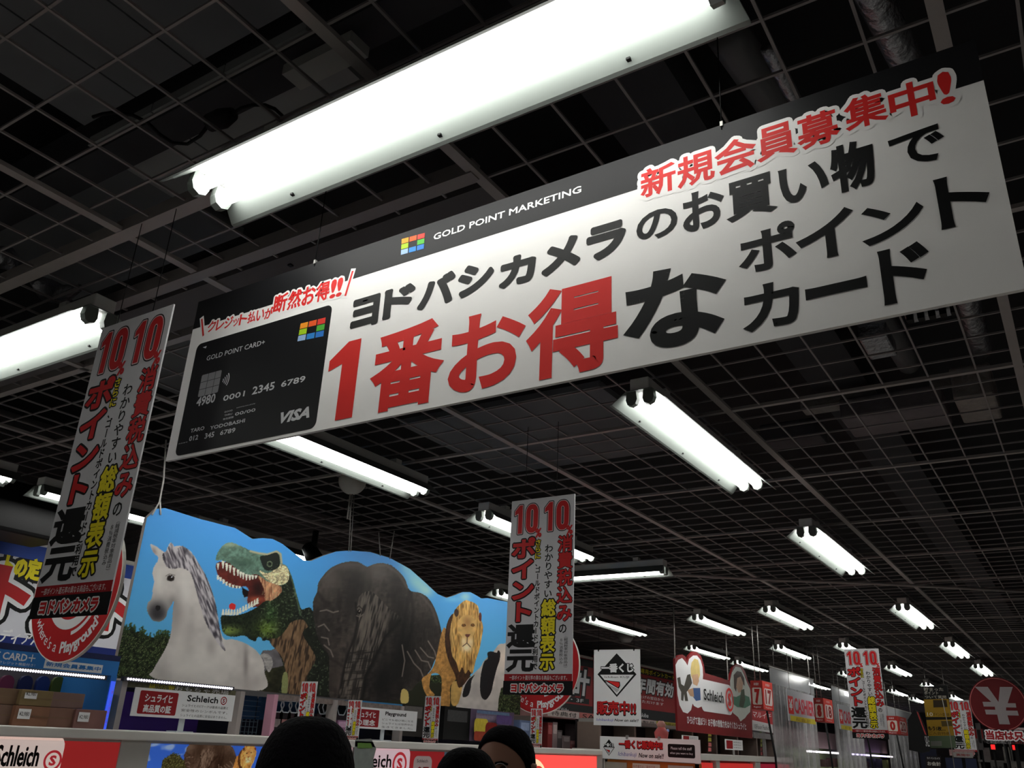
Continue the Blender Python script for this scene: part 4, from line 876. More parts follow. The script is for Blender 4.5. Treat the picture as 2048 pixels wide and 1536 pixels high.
poly('anniversary_mark', FX, rrect(cu[0]-.075, zl0-.32, cu[0]+.075, zl0-.03, .03), mat((206, 186, 184), .5, emit=.1), t, .003, .002); text('85', FX, (cu[0]-.055, zl0-.18, cu[0]+.055, zl0-.08), mat((170, 30, 40), .5), t, off=.005, bold=.08)
text('Schleich', FX, (cu[0]-.05, zl0-.06, cu[0]+.04, zl0-.045), INK, t, off=.005)
t, a, b = lightbox('pale bluish light box behind the two small dark heads', 890, 1036, (96, 122, 142), em=.1)
t, a, b = lightbox('brightest red light box, half badge at its left edge', 1068, 1193, (246, 66, 60), em=.95)
Rb = FX.uv(1115, 1500)[0]-FX.uv(1085, 1500)[0]
poly('badge', FX, [(a+.002, zl0-.03), (a+.002, zl0-.4)]+[(a+Rb*.9*math.cos(q), zl0-.165+.135*math.sin(q)) for q in np.linspace(-1.5, 1.5, 14)], mat((250, 214, 170), emit=.95), t, .003, .002)
ring('emblem_ring', FX, a+.06, zl0-.16, .065, .09, mat((214, 60, 50), emit=.7), t, .005); text('S', FX, (a+.03, zl0-.2, a+.09, zl0-.12), mat((214, 60, 50), emit=.7), t, off=.005, bold=.07)
card = thing('leaflet', 'green and grey leaflet standing beside the large dark head', 'leaflet', FX.p3(FX.uv(722, 1500)[0], zl0-.2, .02))
polypx('sheet', FX, [(704, 1479), (736, 1477), (746, 1497), (740, 1520), (742, 1560), (700, 1560)], mat((140, 146, 142), .5, var=.3, scale=30), card, .02, .004); polypx('printed_label', FX, [(708, 1485), (735, 1486), (738, 1496), (708, 1496)], mat((104, 140, 70), .5, var=.3), card, .022)

RB = PX(-3.18)
zr = lambda x, y: RB.uv(x, y)[1]
rk = thing('display_rack', 'dark display rack bays between the ledge and the picture sign', 'shelf', (-3.3, 3.2, zl1))
ztop = bot0-.03
box('back_panel', (-3.5, RB.uv(238, 1420)[0], zl1), (-3.47, RB.uv(1040, 1420)[0]+.6, ztop), mat((34, 36, 52), .7), rk)
for x in (236, 478, 546, 668, 803): 
    a = RB.uv(x, 1420)[0]; box('upright', (-3.22, a-.012, zl1), (-3.17, a+.012, ztop+.01), mat((150, 142, 140) if x != 546 else (190, 140, 160), .5), rk)
NV = mat((22, 52, 84), .5, var=.1)
for (xa, xb, m_) in ((482, 542, NV), (550, 664, NV), (672, 800, INK)):
    a = RB.uv(xa, 1420)[0]; b = RB.uv(xb, 1420)[0]; box('rack_header', (-3.30, a, ztop-.10), (-3.28, b, ztop), m_, rk)
for (xa, xb) in ((240, 466), (548, 668), (672, 800)):
    a = RB.uv(xa, 1420)[0]; b = RB.uv(xb, 1420)[0]; box('header_strip', (-3.20, a, ztop-.012), (-3.18, b, ztop+.012), mat((92, 90, 70) if xa == 240 else (120, 108, 104), .5, var=.6, scale=60), rk)
text('高品質ブランドフェア開催中', RB, (RB.uv(300, 1365)[0], ztop-.009, RB.uv(350, 1368)[0], ztop+.009), YEL, rk, off=.003); text('おもちゃ売場', RB, (RB.uv(352, 1365)[0], ztop-.009, RB.uv(460, 1368)[0], ztop+.009), WP, rk, off=.003)
a = RB.uv(484, 1440)[0]; b = RB.uv(540, 1440)[0]
for i in range(8): box('mesh_wire', (-3.26, a+(b-a)*i/7-.001, zl1), (-3.257, a+(b-a)*i/7+.001, ztop-.1), mat((70, 84, 96), .5), rk)
for i in range(7): box('mesh_wire', (-3.257, a, zl1+.012+.022*i), (-3.254, b, zl1+.014+.022*i), mat((70, 84, 96), .5), rk)
box('purple_panel', (-3.42, RB.uv(244, 1400)[0], zl1), (-3.40, RB.uv(470, 1400)[0], ztop-.02), mat((54, 30, 110), .5, var=.3, scale=5), rk)
def led(label, pl, x0, y0, x1, y1, n, rgb=(255, 250, 255)):
    a = pl.uv(x0, y0); b = pl.uv(x1, y1); z = (a[1]+b[1])/2
    t = thing('led_strip', label, 'light', pl.p3((a[0]+b[0])/2, z, 0)); slab('channel', pl, (a[0]-.01, z-.008, b[0]+.01, z+.008), mat((60, 60, 66), .4), t, -.002, .02)
    V, Fs = [], []
    for i in range(n):
        u = a[0]+(b[0]-a[0])*(i+.5)/n; r_ = (b[0]-a[0])/n*.30; k = len(V); q = circ(u, z, r_, 8, rv=.0045); V += [pl.p3(*p, .0)for p in q]+[pl.p3(*p, .004) for p in q]
        Fs += [tuple(range(k+8, k+16))]+[(k+j, k+(j+1) % 8, k+8+(j+1) % 8, k+8+j) for j in range(8)]
    o = mesh('led_beads', V, Fs, mat(rgb, emit=2.4), t); o['kind'] = 'stuff'
led('row of white light beads above the cardboard boxes at the left edge', PX(-3.1), -12, 1333, 209, 1357, 44)
led('row of white light beads above the small white information card', PX(-3.16), 253, 1358, 465, 1377, 44, (250, 244, 255))
# left bay: light blue header, cut-outs, cardboard boxes
LBP = PX(-3.14)
ub = LBP.uv(232, 1360)[0]; ua = LBP.uv(-60, 1300)[0]
lh = thing('header_sign', 'light blue header panel with white lettering above the light beads at the left', 'sign', (-3.14, (ua+ub)/2, LBP.uv(100, 1345)[1]))
zt_, zb_ = LBP.uv(0, 1297)[1], LBP.uv(0, 1330)[1]
SB = mat((52, 120, 190), .5, var=.05)
slab('panel', LBP, (ua, zb_, ub, zt_), SB, lh, 0, .02); slab('top_rail', LBP, (ua, zt_, ub, zt_+.02), mat((40, 46, 84), .5), lh, .004, .02)
text('POINT CARD＋', LBP, (LBP.uv(-58, 1310)[0], LBP.uv(40, 1322)[1], LBP.uv(70, 1320)[0], LBP.uv(40, 1306)[1]), WP, lh, off=.003, bold=.03)
text('最高還元率のクレジット機能付き！', LBP, (LBP.uv(-50, 1310)[0], LBP.uv(40, 1331)[1], LBP.uv(70, 1330)[0], LBP.uv(40, 1325)[1]), WP, lh, off=.003)
q = rect_px(LBP, 88, 1345, 203, 1325); q = (LBP.uv(88, 1330)[0], LBP.uv(88, 1336)[1], LBP.uv(203, 1345)[0], LBP.uv(88, 1318)[1]); slab('notice', LBP, q, WP, lh, .003, .002); text('新規会員募集中', LBP, (q[0]+.006, q[1]+.007, q[2]-.006, q[3]-.007), SB, lh, off=.005, bold=.03)
bay = thing('shelf_bay', 'blue framed shelf bay behind the cardboard boxes', 'shelf', (-3.4, 1.75, zl1))
box('back_panel', (-3.5, ua, zl1), (-3.48, ub, zb_), mat((96, 92, 100), .6), bay)
box('side_panel', (-3.48, ub-.03, zl1), (-3.13, ub-.005, zb_), SB, bay); box('light_edge', (-3.14, LBP.uv(211, 1400)[0], zl1), (-3.125, LBP.uv(219, 1400)[0], zb_-.02), mat((60, 90, 230), emit=.8), bay)
vtext('キッズメディア', LBP, (LBP.uv(213, 1400)[0], zl1+.01, LBP.uv(218, 1400)[0], zb_-.05), mat((200, 90, 120), .5), bay, off=.018)
CP = PX(-3.44)
for i, (x, rgb) in enumerate(((6, (96, 40, 70)), (44, (26, 34, 78)), (79, (30, 50, 110)), (110, (70, 86, 40)), (142, (30, 46, 36)))):
    ux, vx = CP.uv(x, 1400); vt = CP.uv(x, 1352-3+i*1)[1]; t = thing('hanging_product', '%s arched item hanging behind the cardboard boxes' % ('maroon', 'dark navy', 'blue', 'olive green', 'dark green')[i], 'product', CP.p3(ux, vx, 0), 'arched items behind the boxes')
    w_ = .026; poly('arched_body', CP, [(ux-w_, vx-.05), (ux+w_, vx-.05), (ux+w_, vt-w_)]+[(ux+w_*math.cos(q), vt-w_+w_*math.sin(q)) for q in np.linspace(.3, PI-.3, 7)]+[(ux-w_, vt-w_)], mat(rgb, .6, var=.1), t, 0, .015)
KR_ = (122, 104, 84)
for i, (x0, y0, x1, y1, off, lb) in enumerate(((-30, 1409, 24, 1443, 0, 'cardboard carton at the far left on the ledge, cut by the picture edge'), (27, 1408, 88, 1447, .02, 'cardboard carton on the ledge with a white price slip, second from the left'), (92, 1416, 152, 1450, 0, 'plain cardboard carton on the ledge, middle'), (150, 1417, 206, 1449, .01, 'cardboard carton on the ledge with a price slip, rightmost'),
                                         (-20, 1378, 36, 1405, 0, 'pale carton in the upper layer at the far left'), (38, 1381, 97, 1405, .02, 'carton in the upper layer with a long white label'), (102, 1386, 166, 1412, 0, 'plain carton in the upper layer, right'))):
    pl = PX(-3.12); r = rect_px(pl, x0, y0, x1, y1); zz = (zl1, zl1+.064) if i < 4 else (zl1+.065, zl1+.116)
    t = thing('cardboard_box', lb, 'box', (-3.2, (r[0]+r[2])/2, zz[0]), 'cardboard boxes on the ledge')
    box('carton', (-3.30, r[0], zz[0]), (-3.12+off, r[2], zz[1]), mat(tuple(v+random.randint(-12, 12) for v in KR_), .8, var=.15, scale=20), t, .002)
    slab('tape', pl, (r[0], (zz[0]+zz[1])/2-.002, r[2], (zz[0]+zz[1])/2), mat((120, 98, 76), .6), t, off+.0015, .001)
    if i in (1, 3, 5): slab('price_slip', pl, (r[0]+.012, zz[0]+.022, r[0]+.055, zz[1]-.01), WP, t, off+.003, .002); text('¥2,980', pl, (r[0]+.015, zz[0]+.03, r[0]+.05, zz[0]+.045), INK, t, off=off+.0035)
# information cards on stands
def info_card(label, pl, x0, y0, x1, y1, red, lines, title=None, stand=True):
    r = rect_px(pl, x0, y0, x1, y1); t = thing('information_card', label, 'sign', pl.p3((r[0]+r[2])/2, zl1, -.02), 'white information cards with a red panel')
    w_, h_ = r[2]-r[0], r[3]-r[1]
    slab('card', pl, r, WP, t, 0, .004); rp = poly('red_panel', pl, rrect(r[0]+w_*.05, r[1]+h_*.09, r[0]+w_*.41, r[3]-h_*.09, h_*.06), mat((146, 34, 40), .5), t, .0015, .001)
    for k, s_ in enumerate(red): text(s_, pl, (r[0]+w_*.1, r[3]-h_*(.48+.37*k), r[0]+w_*.36, r[3]-h_*(.2+.37*k)), WP, rp, off=.003, bold=.03)
    if title: text(title, pl, (r[0]+w_*.5, r[3]-h_*.36, r[0]+w_*.82, r[3]-h_*.12), INK, t, off=.002, bold=.04)
    for k, s_ in enumerate(lines): text(s_, pl, (r[0]+w_*.46, r[3]-h_*(.56+.18*k), r[2]-w_*.06, r[3]-h_*(.46+.18*k)), mat((70, 66, 68), .5), t, off=.002)
    if stand: box('stand', pl.p3((r[0]+r[2])/2-.012, zl1+.004, -.006), pl.p3((r[0]+r[2])/2+.012, r[1]+.01, -.012), mat((190, 196, 200), .2), t); box('stand_foot', pl.p3((r[0]+r[2])/2-.04, zl1, .02), pl.p3((r[0]+r[2])/2+.04, zl1+.005, -.04), mat((190, 196, 200), .2), t)
    return t, r
IC = PX(-3.05)
t, r = info_card('white information card on a clear stand under the light beads, left one', IC, 272, 1374, 463, 1443, ('シュライヒ', '高品質の証'), ('シュライヒのSマークは最高の品質と', '安全性のシンボルです。', 'シュライヒの品質に妥協はありません。'), 'Schleich')
w_ = r[2]-r[0]; cu, cv, R = r[0]+w_*.88, r[3]-.024, .016; ring('emblem_ring', IC, cu, cv, R*.75, R, DRED, t, .002, n=24); text('S', IC, (cu-R*.35, cv-R*.5, cu+R*.35, cv+R*.5), DRED, t, off=.002, bold=.05)
info_card('white information card on the ledge right of the large dark head', IC, 702, 1412, 832, 1463, ('シュライヒ', 'の理念'), ('どこでも遊び場になる', 'シュライヒは世界中の', '生きてきました。'), 'Playground')
# blister packs on hooks
BPL = PX(-3.24)
for i, x in enumerate((556, 572, 588, 601, 646, 655, 684)):
    ux = BPL.uv(x, 1420)[0]; vt = BPL.uv(x, 1401+(x-556)*.06)[1]; big = i < 4
    t = thing('blister_pack', 'clear hanging pack with a white hook tab, %s' % ('at the pink upright', 'next to the pink upright', 'third from the pink upright', 'partly behind the first small banner', 'right of the first small banner', 'at the pale double upright', 'right of the pale double upright')[i], 'package', BPL.p3(ux, zl1+.03, 0), 'clear packs hanging in the rack')
    ww = .035
    polyv = [(ux-ww, vt-.02), (ux-ww*.8, vt), (ux+ww*.8, vt), (ux+ww, vt-.02), (ux+ww*.5, vt-.05), (ux-ww*.5, vt-.05)]
    for k in range(6):
        a_, b_ = polyv[k], polyv[(k+1) % 6]; d = Vector((b_[0]-a_[0], b_[1]-a_[1])); nn = Vector((-d.y, d.x)).normalized()*.0025
        poly('tab_rim', BPL, [(a_[0]+nn.x, a_[1]+nn.y), (a_[0]-nn.x, a_[1]-nn.y), (b_[0]-nn.x, b_[1]-nn.y), (b_[0]+nn.x, b_[1]+nn.y)], mat((170, 176, 184), .3), t, .003, .003)
    slab('pack_body', BPL, (ux-ww, zl1+.02, ux+ww, vt-.05), mat((30, 30, 36) if i % 2 else (52, 40, 46), .25, var=.4, scale=40), t, 0, .03)
    slab('printed_label', BPL, (ux-ww*.5, zl1+.04, ux+ww*.7, zl1+.075), mat(((150, 140, 140), (170, 120, 120), (120, 124, 130))[i % 3], .4, var=.4, scale=60), t, .002, .002)
product(PX(-3.2), 724, 1401, 803, 1452, (60, 128, 178), 'light blue product box behind the second information card', 'boxes in the display rack', .12, txt='チョロコロスター')
product(PX(-3.2), 805, 1404, 846, 1474, (40, 36, 34), 'dark product box left of the third small banner', 'boxes in the display rack', .1)
product(PX(-3.15), 890, 1412, 938, 1481, (12, 12, 13), 'plain black box on the ledge under the lion and cow', 'boxes in the display rack', .2)
product(PX(-3.15), 942, 1417, 1026, 1486, (88, 74, 96), 'colourful box with blue, yellow and red print', 'boxes in the display rack', .2)
cb = PX(-3.14)
for k, (x0, y0, x1, y1, c_) in enumerate(((946, 1436, 972, 1470, (190, 170, 60)), (968, 1444, 990, 1482, (120, 30, 26)), (990, 1428, 1020, 1450, (90, 70, 120)), (945, 1462, 968, 1482, (150, 60, 40)), (950, 1420, 1015, 1432, (90, 110, 140)))):
    r = rect_px(cb, x0, y0, x1, y1); o = poly('colour_patch', cb, rrect(*r, (r[3]-r[1])*.3), mat(c_, .5, var=.35, scale=40), None, .012+.0006*k, .0005)
    par = [q for q in C.objects if q.get('label', '').startswith('colourful box with blue')][0]; o.data.transform(Matrix.Translation(-par.location)); o.parent = par
product(PX(-3.15), 1040, 1440, 1060, 1486, (96, 112, 146), 'narrow bluish box beside the colourful box', 'boxes in the display rack', .12)
product(PX(-3.2), 500+176, 1440, 500+192, 1472, (150, 110, 140), 'small lilac box low in the rack beside the large dark head', 'boxes in the display rack', .06)
for i, (x, y, sc, X_, lb) in enumerate(((604, 1363, .34, 2.93, 'first small point banner, above the large dark head'), (697, 1400, .30, 3.05, 'second small point banner, mostly behind the information card'), (851, 1392, .36, 3.95, 'third small point banner standing on the ledge beside the black box'), (1062, 1417, .30, 5.0, 'fourth small point banner, below the right round sign'))):
    c = copy_tree(VB); y_ = FX.uv(x+15, y)[0]*1.0; pl = PY(PX(-3.02).uv(x+18, y)[0]); u, v = pl.uv(x, y)
    c.location = (u+.1435*sc, pl.c, zl1); zs = (v-zl1)/.728; c.scale = (sc, 1, zs); c['label'] = lb; c['group'] = 'small point banners on the ledge'; c.name = 'small_banner'
    for ch in list(c.children):
        if ch.name.startswith('hanging_string'): bpy.data.objects.remove(ch)

# ================================================================== diamond signs
def diamond(t, pl, cu, cv, w_, h_, off=.002):
    """emblem: black upper half, white lower half with a red fold"""
    W2, H2 = w_/2, h_/2; cb_ = cv+H2*.03
    poly('emblem', pl, [(cu, cv+H2), (cu-W2, cb_), (cu, cv-H2), (cu+W2, cb_)], INK, t, off)
    poly('emblem_inside', pl, [(cu-W2*.86, cb_-H2*.02), (cu+W2*.86, cb_-H2*.02), (cu, cv-H2*.90)], WP, t, off+.001)
    text('Ichiban KUJI', pl, (cu-W2*.62, cb_-H2*.2, cu+W2*.62, cb_-H2*.08), INK, t, off=off+.002)
    poly('emblem_fold', pl, [(cu-W2*.68, cb_-H2*.26), (cu+W2*.16, cb_-H2*.34), (cu+W2*.18, cb_-H2*.52), (cu+W2*.10, cb_-H2*.66)], INK, t, off+.002)
    poly('emblem_fold', pl, [(cu-W2*.52, cb_-H2*.29), (cu+W2*.12, cb_-H2*.37), (cu+W2*.14, cb_-H2*.50), (cu+W2*.06, cb_-H2*.60)], RED, t, off+.003)
    poly('emblem_fold', pl, [(cu-W2*.6, cb_-H2*.38), (cu+W2*.14, cb_-H2*.70), (cu, cv-H2*.80)], mat((170, 170, 172), .5), t, off+.002)
    for m_, gr, of in ((INK, h_*.018, off+.002), (WP, 0, off+.0035)): text('一番くじ', pl, (cu-W2*.8, cb_+H2*.08, cu+W2*.85, cb_+H2*.5), m_, t, off=of, bold=.05, grow=gr)
DI = PY(6.6)
u0, v1 = DI.uv(1188, 1300); u1, _ = DI.uv(1280, 1297); v0 = DI.uv(1187, 1450)[1]
t = thing('hanging_sign', 'white hanging sign with a black and white diamond emblem and red characters', 'sign', DI.p3((u0+u1)/2, v0))
slab('panel', DI, (u0, v0, u1, v1), WP, t, 0, .006); W_, H_ = u1-u0, v1-v0
diamond(t, DI, (u0+u1)/2, v0+H_*.66, W_*.84, H_*.58)
ROUNDED[0] = True; text('販売中!!', DI, (u0+W_*.07, v0+H_*.13, u1-W_*.1, v0+H_*.31), INK, t, off=.0015, bold=.035, grow=.004); ROUNDED[0] = False
text('販売中!!', DI, (u0+W_*.07, v0+H_*.14, u1-W_*.1, v0+H_*.32), mat((186, 34, 36), .5), t, off=.003, bold=.035)
text('Ichibankuji', DI, (u0+W_*.06, v0+H_*.045, u0+W_*.43, v0+H_*.09), mat((90, 90, 190), .5), t, shear=.2); text('Now on sale!!', DI, (u0+W_*.45, v0+H_*.055, u1-W_*.05, v0+H_*.09), INK, t, shear=.2, bold=.03)
for k in (.1, .87):
    tube('hanging_string', [DI.p3(u0+W_*k, v1, -.003), DI.p3(u0+W_*k, EYE+1.25, -.003)], .0012, INK, t, 5); box('wire_clip', DI.p3(u0+W_*k-.005, v1-.012, .002), DI.p3(u0+W_*k+.005, v1+.004, -.008), INK, t)
D2 = PY(6.0)
u0, v1 = D2.uv(1200, 1472); u1 = D2.uv(1400, 1484)[0]; v0 = D2.uv(1397, 1527)[1]; W_, H_ = u1-u0, v1-v0
t = thing('counter_sign', 'long white counter sign with a small diamond emblem and a black rounded note', 'sign', D2.p3((u0+u1)/2, 0), )
slab('panel', D2, (u0, v0, u1, v1), WP, t, 0, .008)
diamond(t, D2, u0+W_*.095, v0+H_*.5, W_*.12, H_*.74)
ROUNDED[0] = True; text('一番くじ販売中!!', D2, (u0+W_*.20, v0+H_*.48, u0+W_*.64, v0+H_*.86), INK, t, off=.0015, bold=.05, grow=.003); ROUNDED[0] = False
text('一番くじ販売中!!', D2, (u0+W_*.20, v0+H_*.5, u0+W_*.64, v0+H_*.88), mat((186, 34, 36), .5), t, off=.003, bold=.05)
text('Ichibankuji', D2, (u0+W_*.19, v0+H_*.1, u0+W_*.38, v0+H_*.33), mat((60, 70, 160), .5), t, shear=.2); text('Now on sale!!', D2, (u0+W_*.40, v0+H_*.12, u0+W_*.65, v0+H_*.33), INK, t, shear=.2, bold=.03)
poly('note', D2, rrect(u0+W_*.69, v0+H_*.2, u1-W_*.05, v1-H_*.22, H_*.08), INK, t, .001); text('Please tell the staff', D2, (u0+W_*.72, v0+H_*.54, u1-W_*.08, v0+H_*.66), WP, t, off=.003); text('when you want to buy', D2, (u0+W_*.71, v0+H_*.32, u1-W_*.07, v0+H_*.44), WP, t, off=.003)
box('post', D2.p3(u0+.02, 0, -.02), D2.p3(u0+.05, v0, -.05), FR, t); box('post', D2.p3(u1-.05, 0, -.02), D2.p3(u1-.02, v0, -.05), FR, t)
slab('lower_board', D2, (u0+.03, v0-.4, u1-.01, v0-.004), mat((176, 104, 44), .6), t, -.02, .02)
for k, (a, b, c_) in enumerate(((.05, .27, (160, 150, 140)), (.33, .60, (206, 204, 190)), (.68, .92, (170, 168, 160)))):
    q = slab('paper', D2, (u0+W_*a, v0-.34, u0+W_*b, v0-.02), mat(c_, .6, var=.15), t, -.012, .004)
text('券売場でのご案内です', D2, (u0+W_*.34, v0-.05, u0+W_*.56, v0-.03), mat((150, 50, 50), .5), t, off=-.011+.0005)
poly('clock_mark', D2, circ(u0+W_*.57, v0-.10, .035, 20), mat((120, 140, 180), .5), t, -.0115)
for k, px_ in ((0, 1254), (1, 1318)):
    uu = D2.uv(px_, 1480)[0]; box('wire_clip', D2.p3(uu-.008, v1-.012, .006), D2.p3(uu+.008, v1+.012, -.012), STEEL, t)

# ================================================================== red hanging sign with two cloud pictures
RS = PX(-3.2)
pts = [(1350, 1318), (1357, 1311), (1364, 1309), (1370, 1312), (1374, 1322), (1378, 1311), (1386, 1303), (1394, 1304), (1402, 1312), (1408, 1330), (1410, 1346), (1440, 1355), (1459, 1362), (1461, 1350), (1466, 1334), (1474, 1327), (1483, 1330), (1491, 1345), (1496, 1362), (1503, 1375), (1503, 1386), (1505, 1477), (1356, 1461)]
rs = thing('hanging_sign', 'red hanging sign with two cloud shaped child pictures and a white logo plate', 'sign', RS.p3(*RS.uv(1430, 1468)))
MR = mat((122, 28, 32), .5, var=.1, scale=6)
polypx('board', RS, pts, MR, rs, 0, .02)
for m_, P in ((WP, [(1351, 1330), (1356, 1320), (1364, 1316), (1371, 1324), (1375, 1331), (1378, 1318), (1386, 1311), (1394, 1311), (1401, 1320), (1405, 1334), (1406, 1350), (1404, 1378), (1405, 1400), (1403, 1413), (1396, 1416), (1388, 1412), (1385, 1407), (1382, 1420), (1375, 1427), (1366, 1424), (1359, 1410), (1355, 1390), (1353, 1360)]),
              (mat((196, 200, 192), .5), [(1460, 1362), (1464, 1345), (1471, 1333), (1481, 1335), (1488, 1350), (1494, 1365), (1500, 1378), (1502, 1400), (1500, 1424), (1494, 1430), (1490, 1436), (1487, 1438), (1481, 1443), (1476, 1434), (1466, 1426), (1462, 1410), (1461, 1385)])):
    polypx('cloud_picture', RS, P, m_, rs, .003)
for k_, (rgb, P) in enumerate((((214, 190, 120), [(1383, 1325), (1389, 1317), (1396, 1320), (1399, 1332), (1400, 1350), (1396, 1362), (1388, 1366), (1382, 1352), (1381, 1338)]), ((206, 164, 130), [(1384, 1350), (1396, 1348), (1398, 1362), (1394, 1372), (1386, 1368)]), ((60, 90, 140), [(1386, 1376), (1400, 1376), (1401, 1400), (1392, 1402), (1386, 1394)]),
              ((190, 150, 118), [(1374, 1380), (1386, 1376), (1388, 1394), (1380, 1392)]), ((70, 66, 58), [(1354, 1356), (1360, 1354), (1362, 1368), (1368, 1372), (1374, 1350), (1380, 1348), (1384, 1366), (1379, 1376), (1373, 1384), (1376, 1402), (1370, 1402), (1368, 1388), (1366, 1402), (1362, 1400), (1362, 1384), (1357, 1374)]),
              ((66, 44, 36), [(1467, 1350), (1474, 1342), (1482, 1344), (1488, 1356), (1489, 1372), (1484, 1366), (1480, 1354), (1474, 1362), (1472, 1384), (1468, 1376)]), ((196, 158, 132), [(1474, 1356), (1481, 1353), (1486, 1366), (1484, 1382), (1477, 1386), (1472, 1374)]),
              ((70, 120, 96), [(1463, 1392), (1472, 1394), (1484, 1388), (1498, 1394), (1501, 1410), (1490, 1416), (1474, 1414), (1463, 1406)]), ((58, 70, 48), [(1482, 1380), (1488, 1378), (1490, 1400), (1486, 1416), (1478, 1412), (1480, 1396)]))):
    polypx('printed_shape', RS, P, mat(rgb, .5, var=.2, scale=20), rs, .004+.0009*k_)
a = RS.uv(1401, 1400); b = RS.uv(1461, 1400); zt = RS.uv(1401, 1353)[1]; zb2 = RS.uv(1405, 1422)[1]
poly('badge', RS, rrect(a[0], zb2, b[0]+.05, zt-.02, .09), WP, rs, .0115)
hh = zt-zb2; text('Schleich', RS, (a[0]+.06, zb2+hh*.32, a[0]+(b[0]-a[0])*.72, zb2+hh*.66), INK, rs, off=.013, bold=.03)
cu, cv, R = b[0]-.06, zb2+hh*.47, .115; ring('emblem_ring', RS, cu, cv, R*.78, R, RED, rs, .013); text('S', RS, (cu-R*.4, cv-R*.55, cu+R*.4, cv+R*.55), RED, rs, off=.013, bold=.06)
textpx('ひろげて遊ぼう！お子様の想像力をはぐくむシュライヒ', RS, 1374, 1446, 1492, 1453, WP, rs, off=.004) if False else text('ひろげて遊ぼう！お子様の想像力をはぐくむシュライヒ', RS, (RS.uv(1374, 1440)[0], EYE+.235, RS.uv(1492, 1450)[0], EYE+.305), WP, rs, off=.004, bold=.02)
for x, y in ((1352, 1318), (1458, 1360)):
    u, v = RS.uv(x, y); tube('hanging_string', [RS.p3(u, v, -.01), RS.p3(u, EYE+1.25, -.01)], .006, mat((190, 188, 184), .7), rs, 6)

# ================================================================== second stretch of the shelf row (beyond the counter sign)
g2 = thing('shelf_row', 'far grey shelf row carrying three red light boxes right of the counter sign', 'shelf', (-3.2, 9, 0))
y0_, y1_ = FX.uv(1300, 1508)[0], FX.uv(1577, 1518)[0]; zz1 = EYE-.012; zz0 = zz1-.05
box('body', (-3.6, y0_, 0), (-3.0, y1_, zz0), mat((120, 118, 116), .6), g2); box('ledge', (-3.6, y0_-.05, zz0), (-2.93, y1_+.05, zz1), GR, g2)
for x0, x1 in ((1430, 1437), (1508, 1518)): tag(box('shelf_post', (-2.995, FX.uv(x0, 1515)[0], 0), (-2.94, FX.uv(x1, 1515)[0], zz0), FR), 'pale post %s of the far red light box with the cream badge' % ('left' if x0 < 1500 else 'right'), 'post')
for i, (x0, x1, rgb, lb) in enumerate(((1400, 1425, (214, 56, 52), 'narrow red light box with a brown figure print, right of the counter sign'), (1437, 1505, (206, 52, 48), 'red light box with a cream badge, middle of the far row'), (1518, 1577, (150, 30, 50), 'crimson light box with a lilac badge, last of the far row'))):
    a = FX.uv(x0, 1515)[0]; b = FX.uv(x1, 1515)[0]; t = thing('light_box', lb, 'sign', (-2.95, (a+b)/2, zz0-.4), 'light boxes of the far row')
    slab('printed_face', FX, (a, zz0-.4, b, zz0-.02), mat(rgb, .4, emit=.5), t, 0, .03)
    w_ = b-a
    if i == 0: poly('printed_shape', FX, [(a+w_*.3, zz0-.4), (a+w_*.35, zz0-.12), (a+w_*.6, zz0-.05), (a+w_*.8, zz0-.12), (a+w_*.9, zz0-.4)], mat((190, 110, 70), emit=.4), t, .003)
    else:
        c_ = ((236, 196, 150), (196, 176, 220))[i-1]; poly('badge', FX, rrect(a+w_*.34, zz0-.32, a+w_*(.82 if i == 1 else .72), zz0-.1, .06), mat(c_, emit=.5), t, .003)
        text('Schleich', FX, (a+w_*.38, zz0-.25, a+w_*.62, zz0-.16), INK, t, off=.005); ring('emblem_ring', FX, a+w_*(.74 if i == 1 else .66), zz0-.2, .05, .065, RED, t, .005)
        if i == 2:
            for q in (.12, .2, .88): poly('printed_shape', FX, [(a+w_*q-.1, zz0-.34), (a+w_*q, zz0-.06), (a+w_*q+.1, zz0-.34)], mat((210, 110, 120), emit=.4), t, .003)
# small cards and toys on that ledge
for x0, y0, x1, y1, lb in ((1364, 1470, 1397, 1484, 'small white card with a red panel above the counter sign'), (1450, 1478, 1486, 1501, 'small white card with a red panel on a stand, below the red hanging sign')):
    pl = PX(-3.05); r = rect_px(pl, x0, y0, x1, y1); t = thing('information_card', lb, 'sign', pl.p3((r[0]+r[2])/2, zz1)); slab('card', pl, r, WP, t, 0, .004)
    w_, h_ = r[2]-r[0], r[3]-r[1]; slab('red_panel', pl, (r[0]+w_*.07, r[1]+h_*.1, r[0]+w_*.42, r[3]-h_*.1), DRED, t, .0015, .001)
    for k in range(3): text('世界中の', pl, (r[0]+w_*.46, r[1]+h_*(.16+.26*k), r[0]+w_*.9, r[1]+h_*(.3+.26*k)), mat((90, 86, 88), .5), t)
    box('stand', pl.p3((r[0]+r[2])/2-.02, zz1, -.005), pl.p3((r[0]+r[2])/2+.02, r[1]+.01, -.012), STEEL, t)
back2 = thing('display_rack', 'dark rack bays behind the small cards, under the red hanging sign', 'shelf', (-3.7, 9, 0))
r = rect_px(PX(-3.6), 1204, 1460, 1620, 1520)
BK2 = PX(-3.55); ra, rb_ = BK2.uv(1215, 1480)[0], BK2.uv(1560, 1500)[0]
box('back_panel', (-3.86, ra, 0), (-3.83, rb_, EYE+.22), mat((34, 28, 30), .7), back2); box('top_rail', (-3.83, ra, EYE+.2), (-3.6, rb_, EYE+.23), STEEL, back2)
for k in range(8): yy = ra+(rb_-ra)*k/7; box('upright', (-3.83, yy-.02, 0), (-3.62, yy+.02, EYE+.2), mat((120, 104, 96), .6), back2)
